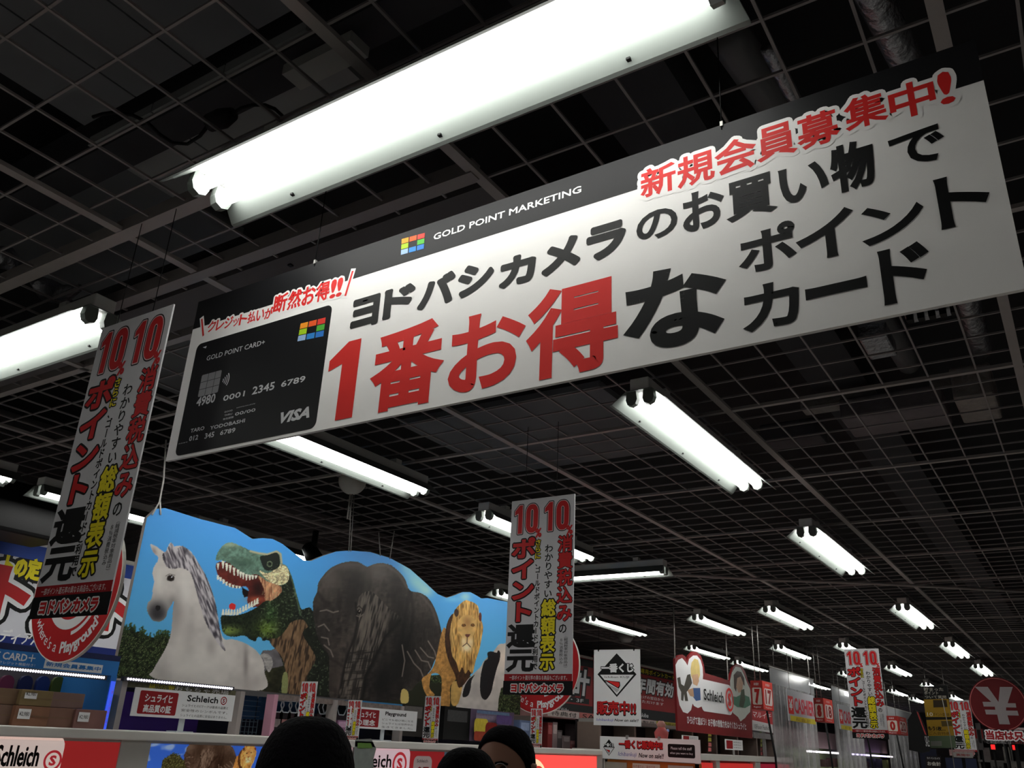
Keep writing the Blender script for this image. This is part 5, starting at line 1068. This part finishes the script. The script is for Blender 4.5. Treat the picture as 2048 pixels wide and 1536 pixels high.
# toys and small things: hanging tags
for i, (x, y0, y1, rgb, lb) in enumerate(((1420, 1465, 1505, (200, 196, 90), 'string of small yellow and pink hanging tags under the red sign'), (1525, 1478, 1512, (190, 190, 110), 'string of small yellow and pink hanging tags near the black pole'))):
    pl = PX(-3.3); t = thing('hanging_tags', lb, 'tag', pl.p3(*pl.uv(x, y1)))
    for k in range(4):
        yy = y0+(y1-y0)*k/4; polypx('tag', pl, [(x-2.5, yy), (x+2.5, yy+.5), (x+3, yy+(y1-y0)/5), (x-2.5, yy+(y1-y0)/5)], mat(rgb if k < 2 else (200, 110, 110), .5, var=.2), t, 0, .006)
tf = thing('toy_figure', 'small red and blue toy standing above the counter sign', 'toy', PX(-3.1).p3(*PX(-3.1).uv(1323, 1476)))
pl = PX(-3.1); u, v = pl.uv(1323, 1478)
tube('figure_body', [pl.p3(u, v-.01), pl.p3(u, v+.05), pl.p3(u, v+.09)], [.05, .06, .03], mat((190, 90, 90), .5), tf, 12); tube('figure_head', [pl.p3(u, v+.08), pl.p3(u, v+.11), pl.p3(u, v+.14)], [.025, .04, .02], mat((200, 140, 130), .5), tf, 12); tube('figure_arm', [pl.p3(u+.05, v+.05), pl.p3(u+.14, v+.07)], [.018, .012], mat((120, 140, 200), .5), tf, 8)
tube('figure_base', [pl.p3(u, zz1), pl.p3(u, v-.01)], .03, mat((60, 60, 70), .5), tf, 10)

# ================================================================== tills: clear curtains, number cubes, cashier signs
CX = PX(-2.9)
PLAS = mat((244, 240, 248), .2, var=.35, alpha=.40, scale=22)
def curtain(label, x0, x1, yt, yb, grp='clear plastic curtains at the tills'):
    u0, v1 = CX.uv(x0, yt); u1 = CX.uv(x1, yt)[0]; v0 = EYE-.45; n = 60
    t = thing('plastic_curtain', label, 'curtain', CX.p3((u0+u1)/2, v0), grp); V, Fs = [], []
    for i in range(n+1):
        u = u0+(u1-u0)*i/n; d = .018*math.sin(i*1.35)+.01*math.sin(i*.6+u0)
        for v, k in ((v1-.16, .25), (v1-.5, .9), (v0, 1.2)): V.append(CX.p3(u, v, d*k))
    for i in range(n):
        for j in range(2): Fs.append((3*i+j, 3*i+3+j, 3*i+4+j, 3*i+1+j))
    mesh('sheet', V, Fs, PLAS, t, True)
    V, Fs = [], []
    for i in range(13):
        a = i/12; V += [CX.p3(u0+(u1-u0)*a, v1, 0), CX.p3(u0+(u1-u0)*a, v1-.17, .012*math.sin(a*3))]
    for i in range(12): Fs.append((2*i, 2*i+2, 2*i+3, 2*i+1))
    mesh('top_sheet', V, Fs, mat((215, 218, 222), .15, var=.05, alpha=.62), t, True)
    box('hanging_rail', CX.p3(u0, v1-.004, .006), CX.p3(u1, v1+.008, -.006), STEEL, t)
    for k in (.1, .5, .9): u = u0+(u1-u0)*k; tube('hanging_string', [CX.p3(u, v1), CX.p3(u, EYE+1.25)], .004, STEEL, t, 5)
    return t
curtain('clear plastic curtain behind the first cashier sign, nearest one', 1538, 1624, 1333, 1500)
curtain('clear plastic curtain behind the second cashier sign, left of the far banner', 1662, 1716, 1372, 1500)
curtain('clear plastic curtain just right of the far banner', 1768, 1824, 1411, 1500)
def cashier(label, x0, x1, yt, yb, off):
    CX = PX(-2.9+off); off = 0.0
    u0, v1 = CX.uv(x0, yt); v0 = CX.uv(x0, yb)[1]; u1 = CX.uv(x1, yt+(x1-x0)*.25)[0]
    t = thing('cashier_sign', label, 'sign', CX.p3((u0+u1)/2, v0, off), 'cashier signs'); W_, H_ = u1-u0, v1-v0
    slab('panel', CX, (u0, v0, u1, v1), mat((176, 178, 184), .4, var=.03), t, off, .008)
    def tx(s, r, m_, b=.05): text(s, CX, (u0+W_*r[0], v0+H_*r[1], u0+W_*r[2], v0+H_*r[3]), m_, t, off=off+.002, bold=b)
    slab('red_panel', CX, (u0+W_*.02, v0+H_*.22, u0+W_*.20, v0+H_*.80), RED, t, off+.001, .002); tx('¥', (.05, .34, .17, .70), WP, .04)
    tx('CASHIER', (.23, .26, .97, .78), mat((196, 40, 60), .5), .04); slab('yellow_strip', CX, (u0+W_*.06, v0, u1, v0+H_*.17), mat((214, 196, 60), .5), t, off+.001, .002); tx('お 会 計', (.25, .03, .8, .14), mat((120, 90, 30), .5), .0)
    for k in (.1, .9): u = u0+W_*k; tube('hanging_string', [CX.p3(u, v1, off), CX.p3(u, EYE+1.25, off)], .003, STEEL, t, 5)
cashier('cashier sign with large red letters, nearest one, left of the number 18 cube', 1573, 1627, 1378, 1440, .16)
cashier('cashier sign mostly hidden by the far vertical banner', 1676, 1712, 1408, 1457, .16)
def cube(label, xl, xm, xr, yt, yb, na, nb, g='number cubes over the tills'):
    """two visible faces: the left one turned to the aisle end, the right one along the aisle"""
    base = CX.uv(xm, yt); d = .42; X_ = -2.9+d; pl = PX(X_); u0, v1 = pl.uv(xm, yt); v0 = pl.uv(xm, yb)[1]; u1 = pl.uv(xr, yt+4)[0]
    fy = PY(u0); ul = fy.uv(xl, yt)[0]
    t = thing('number_sign', label, 'sign', (X_-.2, u0, v0), g)
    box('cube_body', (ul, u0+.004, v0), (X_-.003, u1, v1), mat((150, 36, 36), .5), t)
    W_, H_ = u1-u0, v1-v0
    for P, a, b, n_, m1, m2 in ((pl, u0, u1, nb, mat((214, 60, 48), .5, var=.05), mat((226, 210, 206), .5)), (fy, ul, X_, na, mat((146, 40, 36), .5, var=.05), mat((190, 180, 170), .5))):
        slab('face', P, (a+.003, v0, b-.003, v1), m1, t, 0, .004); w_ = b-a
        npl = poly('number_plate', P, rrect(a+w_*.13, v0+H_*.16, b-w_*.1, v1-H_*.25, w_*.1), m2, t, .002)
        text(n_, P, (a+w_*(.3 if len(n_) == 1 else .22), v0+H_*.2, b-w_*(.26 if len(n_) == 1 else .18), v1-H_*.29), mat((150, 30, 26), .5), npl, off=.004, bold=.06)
        text('お会計', P, (a+w_*.3, v1-H_*.17, b-w_*.3, v1-H_*.07), WP, t, off=.003); text('Register', P, (a+w_*.2, v0+H_*.04, b-w_*.2, v0+H_*.11), WP, t, off=.003)
    for a in (ul+.03, X_-.03): tube('hanging_string', [(a, u0+.05, v1), (a, u0+.05, EYE+1.25)], .004, STEEL, t, 5)
    return t
cube('red cube with numbers 7 and 17 beside the red hanging sign', 1500, 1524, 1544, 1361, 1418, '7', '17')
cube('red cube with numbers 8 and 18 right of the nearest cashier sign', 1626, 1646, 1664, 1396, 1443, '8', '18')
cube('red cube with number 10 behind the right edge of the far banner', 1770, 1795, 1812, 1432, 1468, '0', '20')
for i, (x0, y0, x1, y1, Y_, lb) in enumerate(((1533, 1418, 1551, 1514, 9.4, 'leaning black pole under the cube beside the red sign, leftmost'), (1651, 1443, 1667, 1545, 11.2, 'leaning black pole under the cube right of the cashier sign'), (1735, 1474, 1750, 1560, 12.4, 'leaning black pole coming out under the far vertical banner'), (1794, 1470, 1812, 1560, 13.0, 'leaning black pole right of the far vertical banner'))):
    pl = PY(Y_); a, b = pl.uv(x0, y0), pl.uv(x1, y1); k = (b[1])/(a[1]-b[1]); c_ = (b[0]+(b[0]-a[0])*k*.3, 0.0)
    o = tube('till_pole', [pl.p3(*a), pl.p3(*b), pl.p3(b[0]+.02, .0)], .011, INK, None, 8); tag(o, lb, 'pole', 'leaning black poles')
# banner leaflets under the number 17 cube
t = thing('wall_poster', 'red poster with slanted white strokes and white notes below the number 7 cube', 'poster', (-3.3, 10.3, 0)); pl = PX(-3.25)
polypx('sheet', pl, [(1503, 1418), (1545, 1424), (1546, 1450), (1504, 1440)], mat((160, 40, 44), .5), t, 0, .01); text('マルイチ', pl, (pl.uv(1506, 1430)[0], pl.uv(1506, 1434)[1], pl.uv(1542, 1430)[0], pl.uv(1506, 1422)[1]), WP, t, off=.003, shear=.3)
polypx('paper', pl, [(1505, 1440), (1545, 1449), (1546, 1466), (1506, 1460)], mat((190, 188, 188), .5), t, .001, .01); text('10Floor Fashion', pl, (pl.uv(1508, 1452)[0], pl.uv(1508, 1457)[1], pl.uv(1540, 1452)[0], pl.uv(1508, 1448)[1]), INK, t, off=.004)
polypx('paper', pl, [(1507, 1464), (1550, 1470), (1550, 1480), (1508, 1476)], mat((120, 116, 116), .5, var=.4, scale=12), t, .001, .01)
box('post', pl.p3(pl.uv(1530, 1460)[0], 0, -.02), pl.p3(pl.uv(1534, 1460)[0], pl.uv(1530, 1421)[1], -.04), STEEL, t)
# lit shelves behind the curtains
WB = PX(-4.9)
lsf = thing('lit_shelf', 'green tinted lit shelving behind the plastic curtains', 'shelf', (-4.9, 18, 0)); 
ya_, yb_ = WB.uv(1560, 1500)[0], 26.6
box('back_panel', (-5.25, ya_, 0), (-5.2, yb_, EYE+.5), mat((120, 130, 96), .6, var=.3, scale=2), lsf); box('header', (-5.2, ya_, EYE+.18), (-5.0, yb_, EYE+.5), mat((120, 100, 104), .6, var=.3, scale=1.5), lsf)
for z in (.3, .7, 1.1, 1.45): box('shelf_board', (-5.2, ya_, z), (-4.9, yb_, z+.03), mat((150, 160, 120), .5), lsf)
for (x0, x1, rgb) in ((1612, 1673, (255, 250, 255)), (1702, 1768, (216, 200, 255)), (1772, 1832, (250, 235, 245))):
    a, b = WB.uv(x0, 1495)[0], min(26.5, WB.uv(x1, 1495)[0]); box('lamp_strip', (-4.9, a, EYE+.09), (-4.86, b, EYE+.125), mat(rgb, emit=3.0), lsf)
for k in range(26):
    yy = ya_+(yb_-ya_)*(k+.5)/26; lbk = 'blurred carton behind the curtains, %s board, %s from the left' % (('upper', 'lower')[k % 2], ORD[k//2])
    rnd2 = random.Random(k); t = tag(box('product_box', (-5.1, yy-.12, 1.13 if k % 2 else 1.48), (-4.92, yy+.1, (1.13 if k % 2 else 1.48)+.12+.1*rnd2.random()), mat(rnd2.choice([(90, 100, 60), (60, 60, 70), (160, 160, 150), (80, 60, 60), (140, 150, 90)]), .6)), lbk, 'box', 'blurred cartons on the lit shelving')
# ================================================================== yen sign and the far right
YN = PY(12.0)
cu, cv = -.08227*12, EYE+.05538*12; R = .0248*12
yn = thing('yen_sign', 'large round dark red sign with a grey yen symbol', 'sign', YN.p3(cu, cv-R))
YR = mat((96, 20, 24), .6, var=.05)
poly('disc', YN, circ(cu, cv, R, 56), YR, yn, 0, .03); ring('outline_ring', YN, cu, cv, R*.945, R*.965, mat((200, 110, 110), .5), yn, .003, n=56)
GY = mat((150, 142, 144), .6, var=.04); s_ = R/52.0
YP = lambda P: [(cu+x*s_, cv-y*s_) for x, y in P]
sy = 52/47.
poly('yen_symbol', YN, YP([(-37, -33), (-13, -33), (2, -4), (9, -33), (32, -33), (18, -2), (32, -2), (32, 6), (14, 6), (13, 12), (33, 12), (34, 21), (14, 21), (16, 38), (-3, 38), (-4, 20), (-24, 20), (-25, 11), (-6, 11), (-6, 5), (-26, 5), (-27, -4), (-11, -4)]), GY, yn, .004, .002)
tube('sign_pole', [YN.p3(cu, cv-R*.8, -.05), YN.p3(cu+.05, 0, -.05)], .02, INK, yn, 8)
F2 = PY(11.6)
ts = thing('notice_sign', 'dark notice board with red white-edged characters under the yen sign', 'sign', F2.p3(F2.uv(2010, 1480)[0], 0))
r = rect_px(F2, 1964, 1458, 2090, 1490); slab('panel', F2, r, mat((30, 26, 28), .6), ts, 0, .02)
ROUNDED[0] = True; textpx('当店は只今', F2, 1973, 1479, 2066, 1463, WP, ts, off=.002, bold=.05, grow=.012); ROUNDED[0] = False; textpx('当店は只今', F2, 1973, 1479, 2066, 1463, mat((150, 30, 34), .5), ts, off=.005, bold=.05)
textpx('ご来店の際には', F2, 1974, 1487, 2022, 1482, mat((170, 170, 170), .5), ts); textpx('ご協力を', F2, 2024, 1487, 2050, 1481, mat((150, 50, 50), .5), ts)
box('post', F2.p3((r[0]+r[2])/2, 0, -.03), F2.p3((r[0]+r[2])/2+.03, r[3], -.06), INK, ts)
# yellow poster
YPp = PX(-2.0) if False else PY(13.0)
yp = thing('hanging_poster', 'dim yellow hanging poster with black top panel left of the yen sign', 'poster', YPp.p3(*YPp.uv(1880, 1497)))
def yq(P, rgb, off=0.0, th=.0, v=.2): return polypx('panel', YPp, P, mat(rgb, .6, var=v, scale=6), yp, off, th)
yq([(1844, 1373), (1894, 1371), (1908, 1470), (1859, 1470)], (30, 30, 30), 0, .02); yq([(1847, 1399), (1897, 1398), (1909, 1471), (1857, 1472)], (168, 132, 40), .002)
yq([(1866, 1400), (1893, 1400), (1895, 1414), (1867, 1415)], (60, 50, 36), .004); yq([(1851, 1434), (1903, 1434), (1904, 1439), (1852, 1440)], (34, 30, 24), .004); yq([(1882, 1442), (1903, 1442), (1905, 1452), (1884, 1453)], (90, 76, 40), .004)
yq([(1857, 1472), (1909, 1471), (1913, 1496), (1861, 1496)], (92, 108, 84), .002); yq([(1861, 1482), (1883, 1482), (1884, 1492), (1862, 1492)], (130, 130, 124), .004)
for s_t, a in (('貯まった', (1848, 1382, 1886, 1375)), ('ポイント', (1849, 1389, 1876, 1382)), ('ついて質問', (1850, 1397, 1892, 1391))): textpx(s_t, YPp, *a, mat((176, 172, 160), .6), yp, off=.004, bold=.02)
textpx('10', YPp, 1855, 1432, 1865, 1425, WP, yp, off=.005); textpx('もう1枚…', YPp, 1857, 1461, 1890, 1453, INK, yp, off=.005, bold=.04); textpx('ポイント還元率', YPp, 1867, 1432, 1898, 1426, INK, yp, off=.005); textpx('ご入会特典', YPp, 1858, 1469, 1900, 1464, mat((80, 60, 20), .5), yp, off=.005)
for x in (1852, 1888): u, v = YPp.uv(x, 1373); tube('hanging_string', [YPp.p3(u, v, -.01), YPp.p3(u, EYE+1.25, -.01)], .004, STEEL, yp, 5)
o = tube('white_cord', [PY(10.5).p3(*PY(10.5).uv(1884, 1396)), PY(10.5).p3(*PY(10.5).uv(1900, 1470)), PY(10.5).p3(*PY(10.5).uv(1910, 1545))], .004, mat((150, 148, 140), .6), None, 6); tag(o, 'thin pale cord running down in front of the yellow poster', 'cord')
dk = thing('tall_sign', 'black leaning board with a red rounded edge left of the yellow poster', 'sign', (0, 0, 0)); DKp = PY(12.6); dk.location = DKp.p3(*DKp.uv(1845, 1506))
polypx('board', DKp, [(1828, 1419), (1836, 1424), (1850, 1455), (1861, 1496), (1858, 1503), (1845, 1506), (1818, 1500), (1815, 1440)], mat((26, 26, 27), .6), dk, 0, .03); polypx('edge_stripe', DKp, [(1833, 1423), (1836, 1424), (1853, 1470), (1850, 1469)], mat((190, 70, 70), .5), dk, .003)
textpx('SALE', DKp, 1852, 1493, 1857, 1472, WP, dk, off=.004)
os_ = thing('counter_sign', 'small black sign with white characters for the till at the bottom', 'sign', DKp.p3(*DKp.uv(1867, 1536))); polypx('panel', DKp, [(1852, 1512), (1882, 1513), (1884, 1560), (1854, 1560)], mat((34, 28, 30), .6), os_, .03, .03)
textpx('お会計', DKp, 1856, 1531, 1882, 1524, mat((190, 186, 180), .5), os_, off=.033, bold=.04); textpx('ヨドバシカメラ', DKp, 1855, 1518, 1880, 1515, WP, os_, off=.033)
# far shelving, posters and displays at the lower right
far = thing('shelf_rack', 'dark far shelving at the lower right picture edge', 'shelf', (-.6, 16, 0)); FW = PY(16.0)
r = rect_px(FW, 1944, 1440, 2100, 1560)
box('back_panel', (r[0], 16.3, 0), (r[2]+1.5, 16.34, EYE+.5), mat((66, 62, 62), .7, var=.3), far)
for k in range(7): box('upright', (r[0]+k*.45, 16.0, 0), (r[0]+k*.45+.03, 16.3, EYE+.5), mat((110, 106, 104), .6), far)
for z in (.4, .8, 1.2, EYE-.1, EYE+.05, EYE+.35): box('shelf_board', (r[0], 15.95, z), (r[2]+1.5, 16.3, z+.03), mat((120, 116, 114), .6), far)
box('header', (r[0], 15.94, EYE+.38), (r[2]+1.5, 15.97, EYE+.52), mat((150, 40, 40), .6), far)
rnd3 = random.Random(5)
fcols = [(120, 110, 108), (90, 94, 90), (150, 146, 140), (110, 60, 60), (80, 80, 96), (140, 140, 110)]
for k in range(22):
    x = r[0]+.08+.14*k; z = (EYE+.08, EYE-.07)[k % 2]; hgt = .1+.12*rnd3.random()
    tag(box('product_box', (x, 16.0, z if k % 2 == 0 else 1.23), (x+.1, 16.2, (z if k % 2 == 0 else 1.23)+hgt), mat(fcols[k % 6], .6, var=.3)), 'small carton under the yen sign, %s board, %s from the left' % (('upper', 'lower')[k % 2], ORD[k//2]), 'box', 'cartons on the far shelving')
for i, (x0, y0, x1, y1) in enumerate(((1981, 1489, 1991, 1499), (2024, 1490, 2035, 1500))):
    pl = PY(11.9); r = rect_px(pl, x0, y0, x1, y1); t = thing('display_screen', 'glowing red square display, %s one under the notice board' % ('left', 'right')[i], 'screen', pl.p3((r[0]+r[2])/2, 0), 'glowing red displays')
    slab('bezel', pl, (r[0]-.01, r[1]-.01, r[2]+.01, r[3]+.01), INK, t, -.003, .03); slab('lit_face', pl, r, mat((240, 40, 40), emit=1.0), t, 0, .004); box('stand', pl.p3((r[0]+r[2])/2-.01, 0, -.02), pl.p3((r[0]+r[2])/2+.01, r[1], -.03), INK, t)
for i, (x0, y0, x1, y1, Y_, rgb, s_t, lb) in enumerate(((1898, 1499, 1948, 1513, 13.6, (176, 140, 140), 'キャンペーン', 'pale red notice strip under the farthest banner'), (1906, 1504, 1946, 1516, 13.4, (170, 166, 164), '実施中', 'pale grey notice strip below the pale red one'), (1838, 1497, 1880, 1560, 14.5, (24, 26, 44), None, 'dark navy panel behind the small till sign'), (1890, 1515, 1960, 1570, 14.6, (40, 46, 70), None, 'dark blue panel below the notice strips'), (1950, 1446, 1968, 1500, 15.0, (96, 92, 92), '電器', 'grey upright panel between the farthest banner and the yen sign'), (1980, 1522, 2012, 1560, 13.0, (90, 90, 88), 'お会計', 'dim grey sign at the bottom right'), (2018, 1526, 2060, 1560, 13.2, (120, 116, 110), '案内', 'dim grey rack sign at the bottom right corner'), (2028, 1455, 2060, 1470, 13.8, (170, 150, 150), 'ポイント', 'pale sign right below the yen sign edge'))):
    pl = PY(Y_); r = rect_px(pl, x0, y0, x1, y1); t = thing('wall_notice', lb, 'sign', pl.p3((r[0]+r[2])/2, r[1])); slab('panel', pl, r, mat(rgb, .6, var=.2, scale=4), t, 0, .02)
    if s_t: text(s_t, pl, (r[0]+(r[2]-r[0])*.15, r[1]+(r[3]-r[1])*.25, r[2]-(r[2]-r[0])*.15, r[3]-(r[3]-r[1])*.25), mat((150, 60, 60) if rgb[0] > 160 else (40, 38, 38), .5), t, off=.003, bold=.03)
    box('post', pl.p3((r[0]+r[2])/2-.012, 0, -.03), pl.p3((r[0]+r[2])/2+.012, r[3], -.045), INK, t)
tag(tube('duct_tube', [at_z(2010, 2, HM+.1), at_z(2018, 50, HM+.1)], .001, INK), 'thin wire above the mesh at the upper right corner', 'wire') if False else None

# ================================================================== people
def person(label, px_, py_top, depth, head_w, face, shirt, hair, glasses=False, hgt=None):
    d = ray(px_, py_top)*depth; top = Vector((d[0], d[1], d[2]+EYE)); k = top.z/1.70
    t = thing('person', label, 'person', (top.x, top.y, 0)); fa = math.radians(face); fw = Vector((math.cos(fa), math.sin(fa), 0)); sd = Vector((-fw.y, fw.x, 0)); base = Vector((top.x, top.y, 0))
    P = lambda f, s, z: base+fw*f+sd*s+Vector((0, 0, z*k))
    J = [('pelvis', P(0, 0, .92), .15), ('waist', P(0, 0, 1.08), .135), ('chest', P(0, 0, 1.28), .155), ('neck0', P(0, 0, 1.42), .075), ('neck', P(.01, 0, 1.48), .058), ('skull', P(.015, 0, 1.56), .06)]
    E_ = [(0, 1), (1, 2), (2, 3), (3, 4), (4, 5)]
    for s in (-1, 1):
        b0 = len(J); J += [('', P(0, s*.17, 1.37), .06), ('', P(-.01, s*.21, 1.12), .047), ('', P(.06, s*.22, .90), .036), ('', P(.09, s*.215, .82), .03)]; E_ += [(2, b0), (b0, b0+1), (b0+1, b0+2), (b0+2, b0+3)]
        for q, (o1, ln) in enumerate(((-.03, .085), (-.01, .095), (.01, .09), (.028, .075), (.045, .05))):
            c = len(J); J += [('', P(.10+o1*.6, s*.215, .80-.01*q % .02), .011), ('', P(.10+o1+(.03 if q == 4 else 0), s*.20, .80-ln*.6), .0085), ('', P(.105+o1+(.03 if q == 4 else .01), s*.19, .80-ln), .007)]; E_ += [(b0+3, c), (c, c+1), (c+1, c+2)]
        b0 = len(J); J += [('', P(0, s*.09, .86), .095), ('', P(.02, s*.10, .48), .06), ('', P(0, s*.10, .09), .042), ('', P(.14, s*.11, .035), .032)]; E_ += [(0, b0), (b0, b0+1), (b0+1, b0+2), (b0+2, b0+3)]
    me = bpy.data.meshes.new('body'); me.from_pydata([tuple(Vector(j[1])-t.location) for j in J], E_, []); o = bpy.data.objects.new('body', me); C.objects.link(o); o.parent = t
    sk = o.modifiers.new('skin', 'SKIN'); sv = me.skin_vertices[0].data
    for i, j in enumerate(J): sv[i].radius = (j[2], j[2])
    sv[0].use_root = True; o.modifiers.new('sub', 'SUBSURF').levels = 2; o.modifiers['sub'].render_levels = 2; me.materials.append(shirt)
    # head: shaped ellipsoid with brow, nose, chin
    hw = head_w/2; hh = head_w*.72; hl = head_w*.62; cz = top.z-hh*.985; V, Fs = [], []; NU, NV = 40, 28
    SK = mat((150, 110, 92), .5, var=.06)
    def shape(a, b):
        cb2 = math.cos(b)**(.72 if b > 0 else 1) if math.cos(b) > 1e-6 else 0; x = cb2*math.cos(a); y = cb2*math.sin(a); z = math.sin(b); X_, Y_, Z_ = hl*x, hw*y, hh*z
        front = max(0, x)
        if z < 0: Y_ *= 1-.32*(-z)**1.2*(.5+.5*front); X_ *= 1-.12*(-z)
        X_ += hl*.26*math.exp(-((a)/.13)**2)*math.exp(-((z+.22)/.17)**2)          # nose
        X_ += hl*.07*math.exp(-((z-.10)/.07)**2)*max(0, math.cos(a*1.6))*(front > 0)  # brow
        for s in (-1, 1): X_ -= hl*.09*math.exp(-((a-s*.36)/.16)**2)*math.exp(-((z+.03)/.08)**2)*(front > 0)
        X_ += hl*.07*math.exp(-((a)/.3)**2)*math.exp(-((z+.56)/.07)**2)           # lips
        X_ += hl*.10*math.exp(-((a)/.35)**2)*math.exp(-((z+.82)/.12)**2)          # chin
        return X_, Y_, Z_
    def put(l): return base+fw*(l[0]+.012)+sd*l[1]+Vector((0, 0, cz+l[2]))
    for j in range(NV+1):
        for i in range(NU): V.append(tuple(put(shape(-PI+2*PI*i/NU, -PI/2+PI*j/NV))))
    for j in range(NV):
        for i in range(NU): Fs.append((j*NU+i, j*NU+(i+1) % NU, (j+1)*NU+(i+1) % NU, (j+1)*NU+i))
    mesh('head', V, Fs, SK, t, True)
    HV, HF_ = [], []
    def hairline(a): return -.75+1.36*max(0, math.cos(a))**.35 if abs(a) < PI/2 else -.75     # lowest latitude covered by hair
    for j in range(15):
        for i in range(NU):
            a = -PI+2*PI*i/NU; b0 = math.asin(max(-.95, min(.9, hairline(a)))); b = b0+(PI/2-b0)*j/14; l = shape(a, b); th = 1.11 if j else 1.02; rj = 1+.012*math.sin(a*17+j*2.1)
            HV.append(tuple(put((l[0]*th*rj, l[1]*th*rj, l[2]*(1.045 if l[2] > 0 else 1.0)))))
    for j in range(14):
        for i in range(NU): HF_.append((j*NU+i, j*NU+(i+1) % NU, (j+1)*NU+(i+1) % NU, (j+1)*NU+i))
    h = mesh('hair', HV, HF_, hair, t, True)
    for s in (-1, 1):
        tube('ear', [put((-.005, s*hw*.97, -hh*.16)), put((-.012, s*hw*1.08, -hh*.04)), put((-.012, s*hw*1.1, hh*.06)), put((0, s*hw*1.0, hh*.10))], [.008, .012, .013, .007], SK, t, 8)
        c = put((hl*.90, s*hl*.36, -hh*.035)); bm = bmesh.new(); bmesh.ops.create_uvsphere(bm, u_segments=12, v_segments=8, radius=.012); m_ = bpy.data.meshes.new('eye'); bm.to_mesh(m_); bm.free(); m_.materials.append(mat((60, 48, 42), .2)); e = bpy.data.objects.new('eye', m_); C.objects.link(e); e.parent = t; e.location = c-t.location-fw*.004
        tube('eyebrow', [put((hl*1.0, s*hl*.16, hh*.11)), put((hl*.97, s*hl*.36, hh*.135)), put((hl*.86, s*hl*.52, hh*.10))], [.004, .005, .003], hair, t, 6)
    tube('mouth', [put((hl*.93, -.02, -hh*.56)), put((hl*.99, 0, -hh*.555)), put((hl*.93, .02, -hh*.56))], .0035, mat((130, 66, 60), .5), t, 6)
    if glasses:
        for s in (-1, 1):
            tube('glasses_rim', [put((hl*1.04, s*hl*.36+.022*math.cos(q), -hh*.03+.017*math.sin(q))) for q in np.linspace(0, 2*PI, 17)], .0013, STEEL, t, 5)
            tube('glasses_arm', [put((hl*1.0, s*(hl*.36+.022), -hh*.01)), put((hl*.5, s*hw*1.03, 0)), put((0, s*hw*1.07, 0)), put((-.03, s*hw*1.04, -hh*.1))], .0016, mat((200, 180, 150), .3, .6), t, 5)
        tube('glasses_bridge', [put((hl*1.08, -hl*.14, -hh*.02)), put((hl*1.1, 0, 0)), put((hl*1.08, hl*.14, -hh*.02))], .0013, STEEL, t, 5)
    return t
HAIR = mat((8, 7, 9), .75, var=.3, scale=90, bump=.6)
HAIR.node_tree.nodes['Principled BSDF'].inputs['Specular IOR Level'].default_value = .03
pv = math.degrees(math.atan2(math.cos(YAW), math.sin(YAW)))
person('person with black hair seen from behind, the large head at the bottom', 622, 1440, 1.66, .172, pv+6, mat((24, 24, 28), .8), HAIR)
person('person with black hair seen from behind, the small head left of the face', 934, 1500, 2.20, .155, pv-10, mat((30, 30, 36), .8), HAIR)
person('person with short black hair and glasses facing the camera at the bottom centre', 1018, 1456, 2.65, .158, pv+180-28, mat((40, 42, 50), .8), HAIR, True)
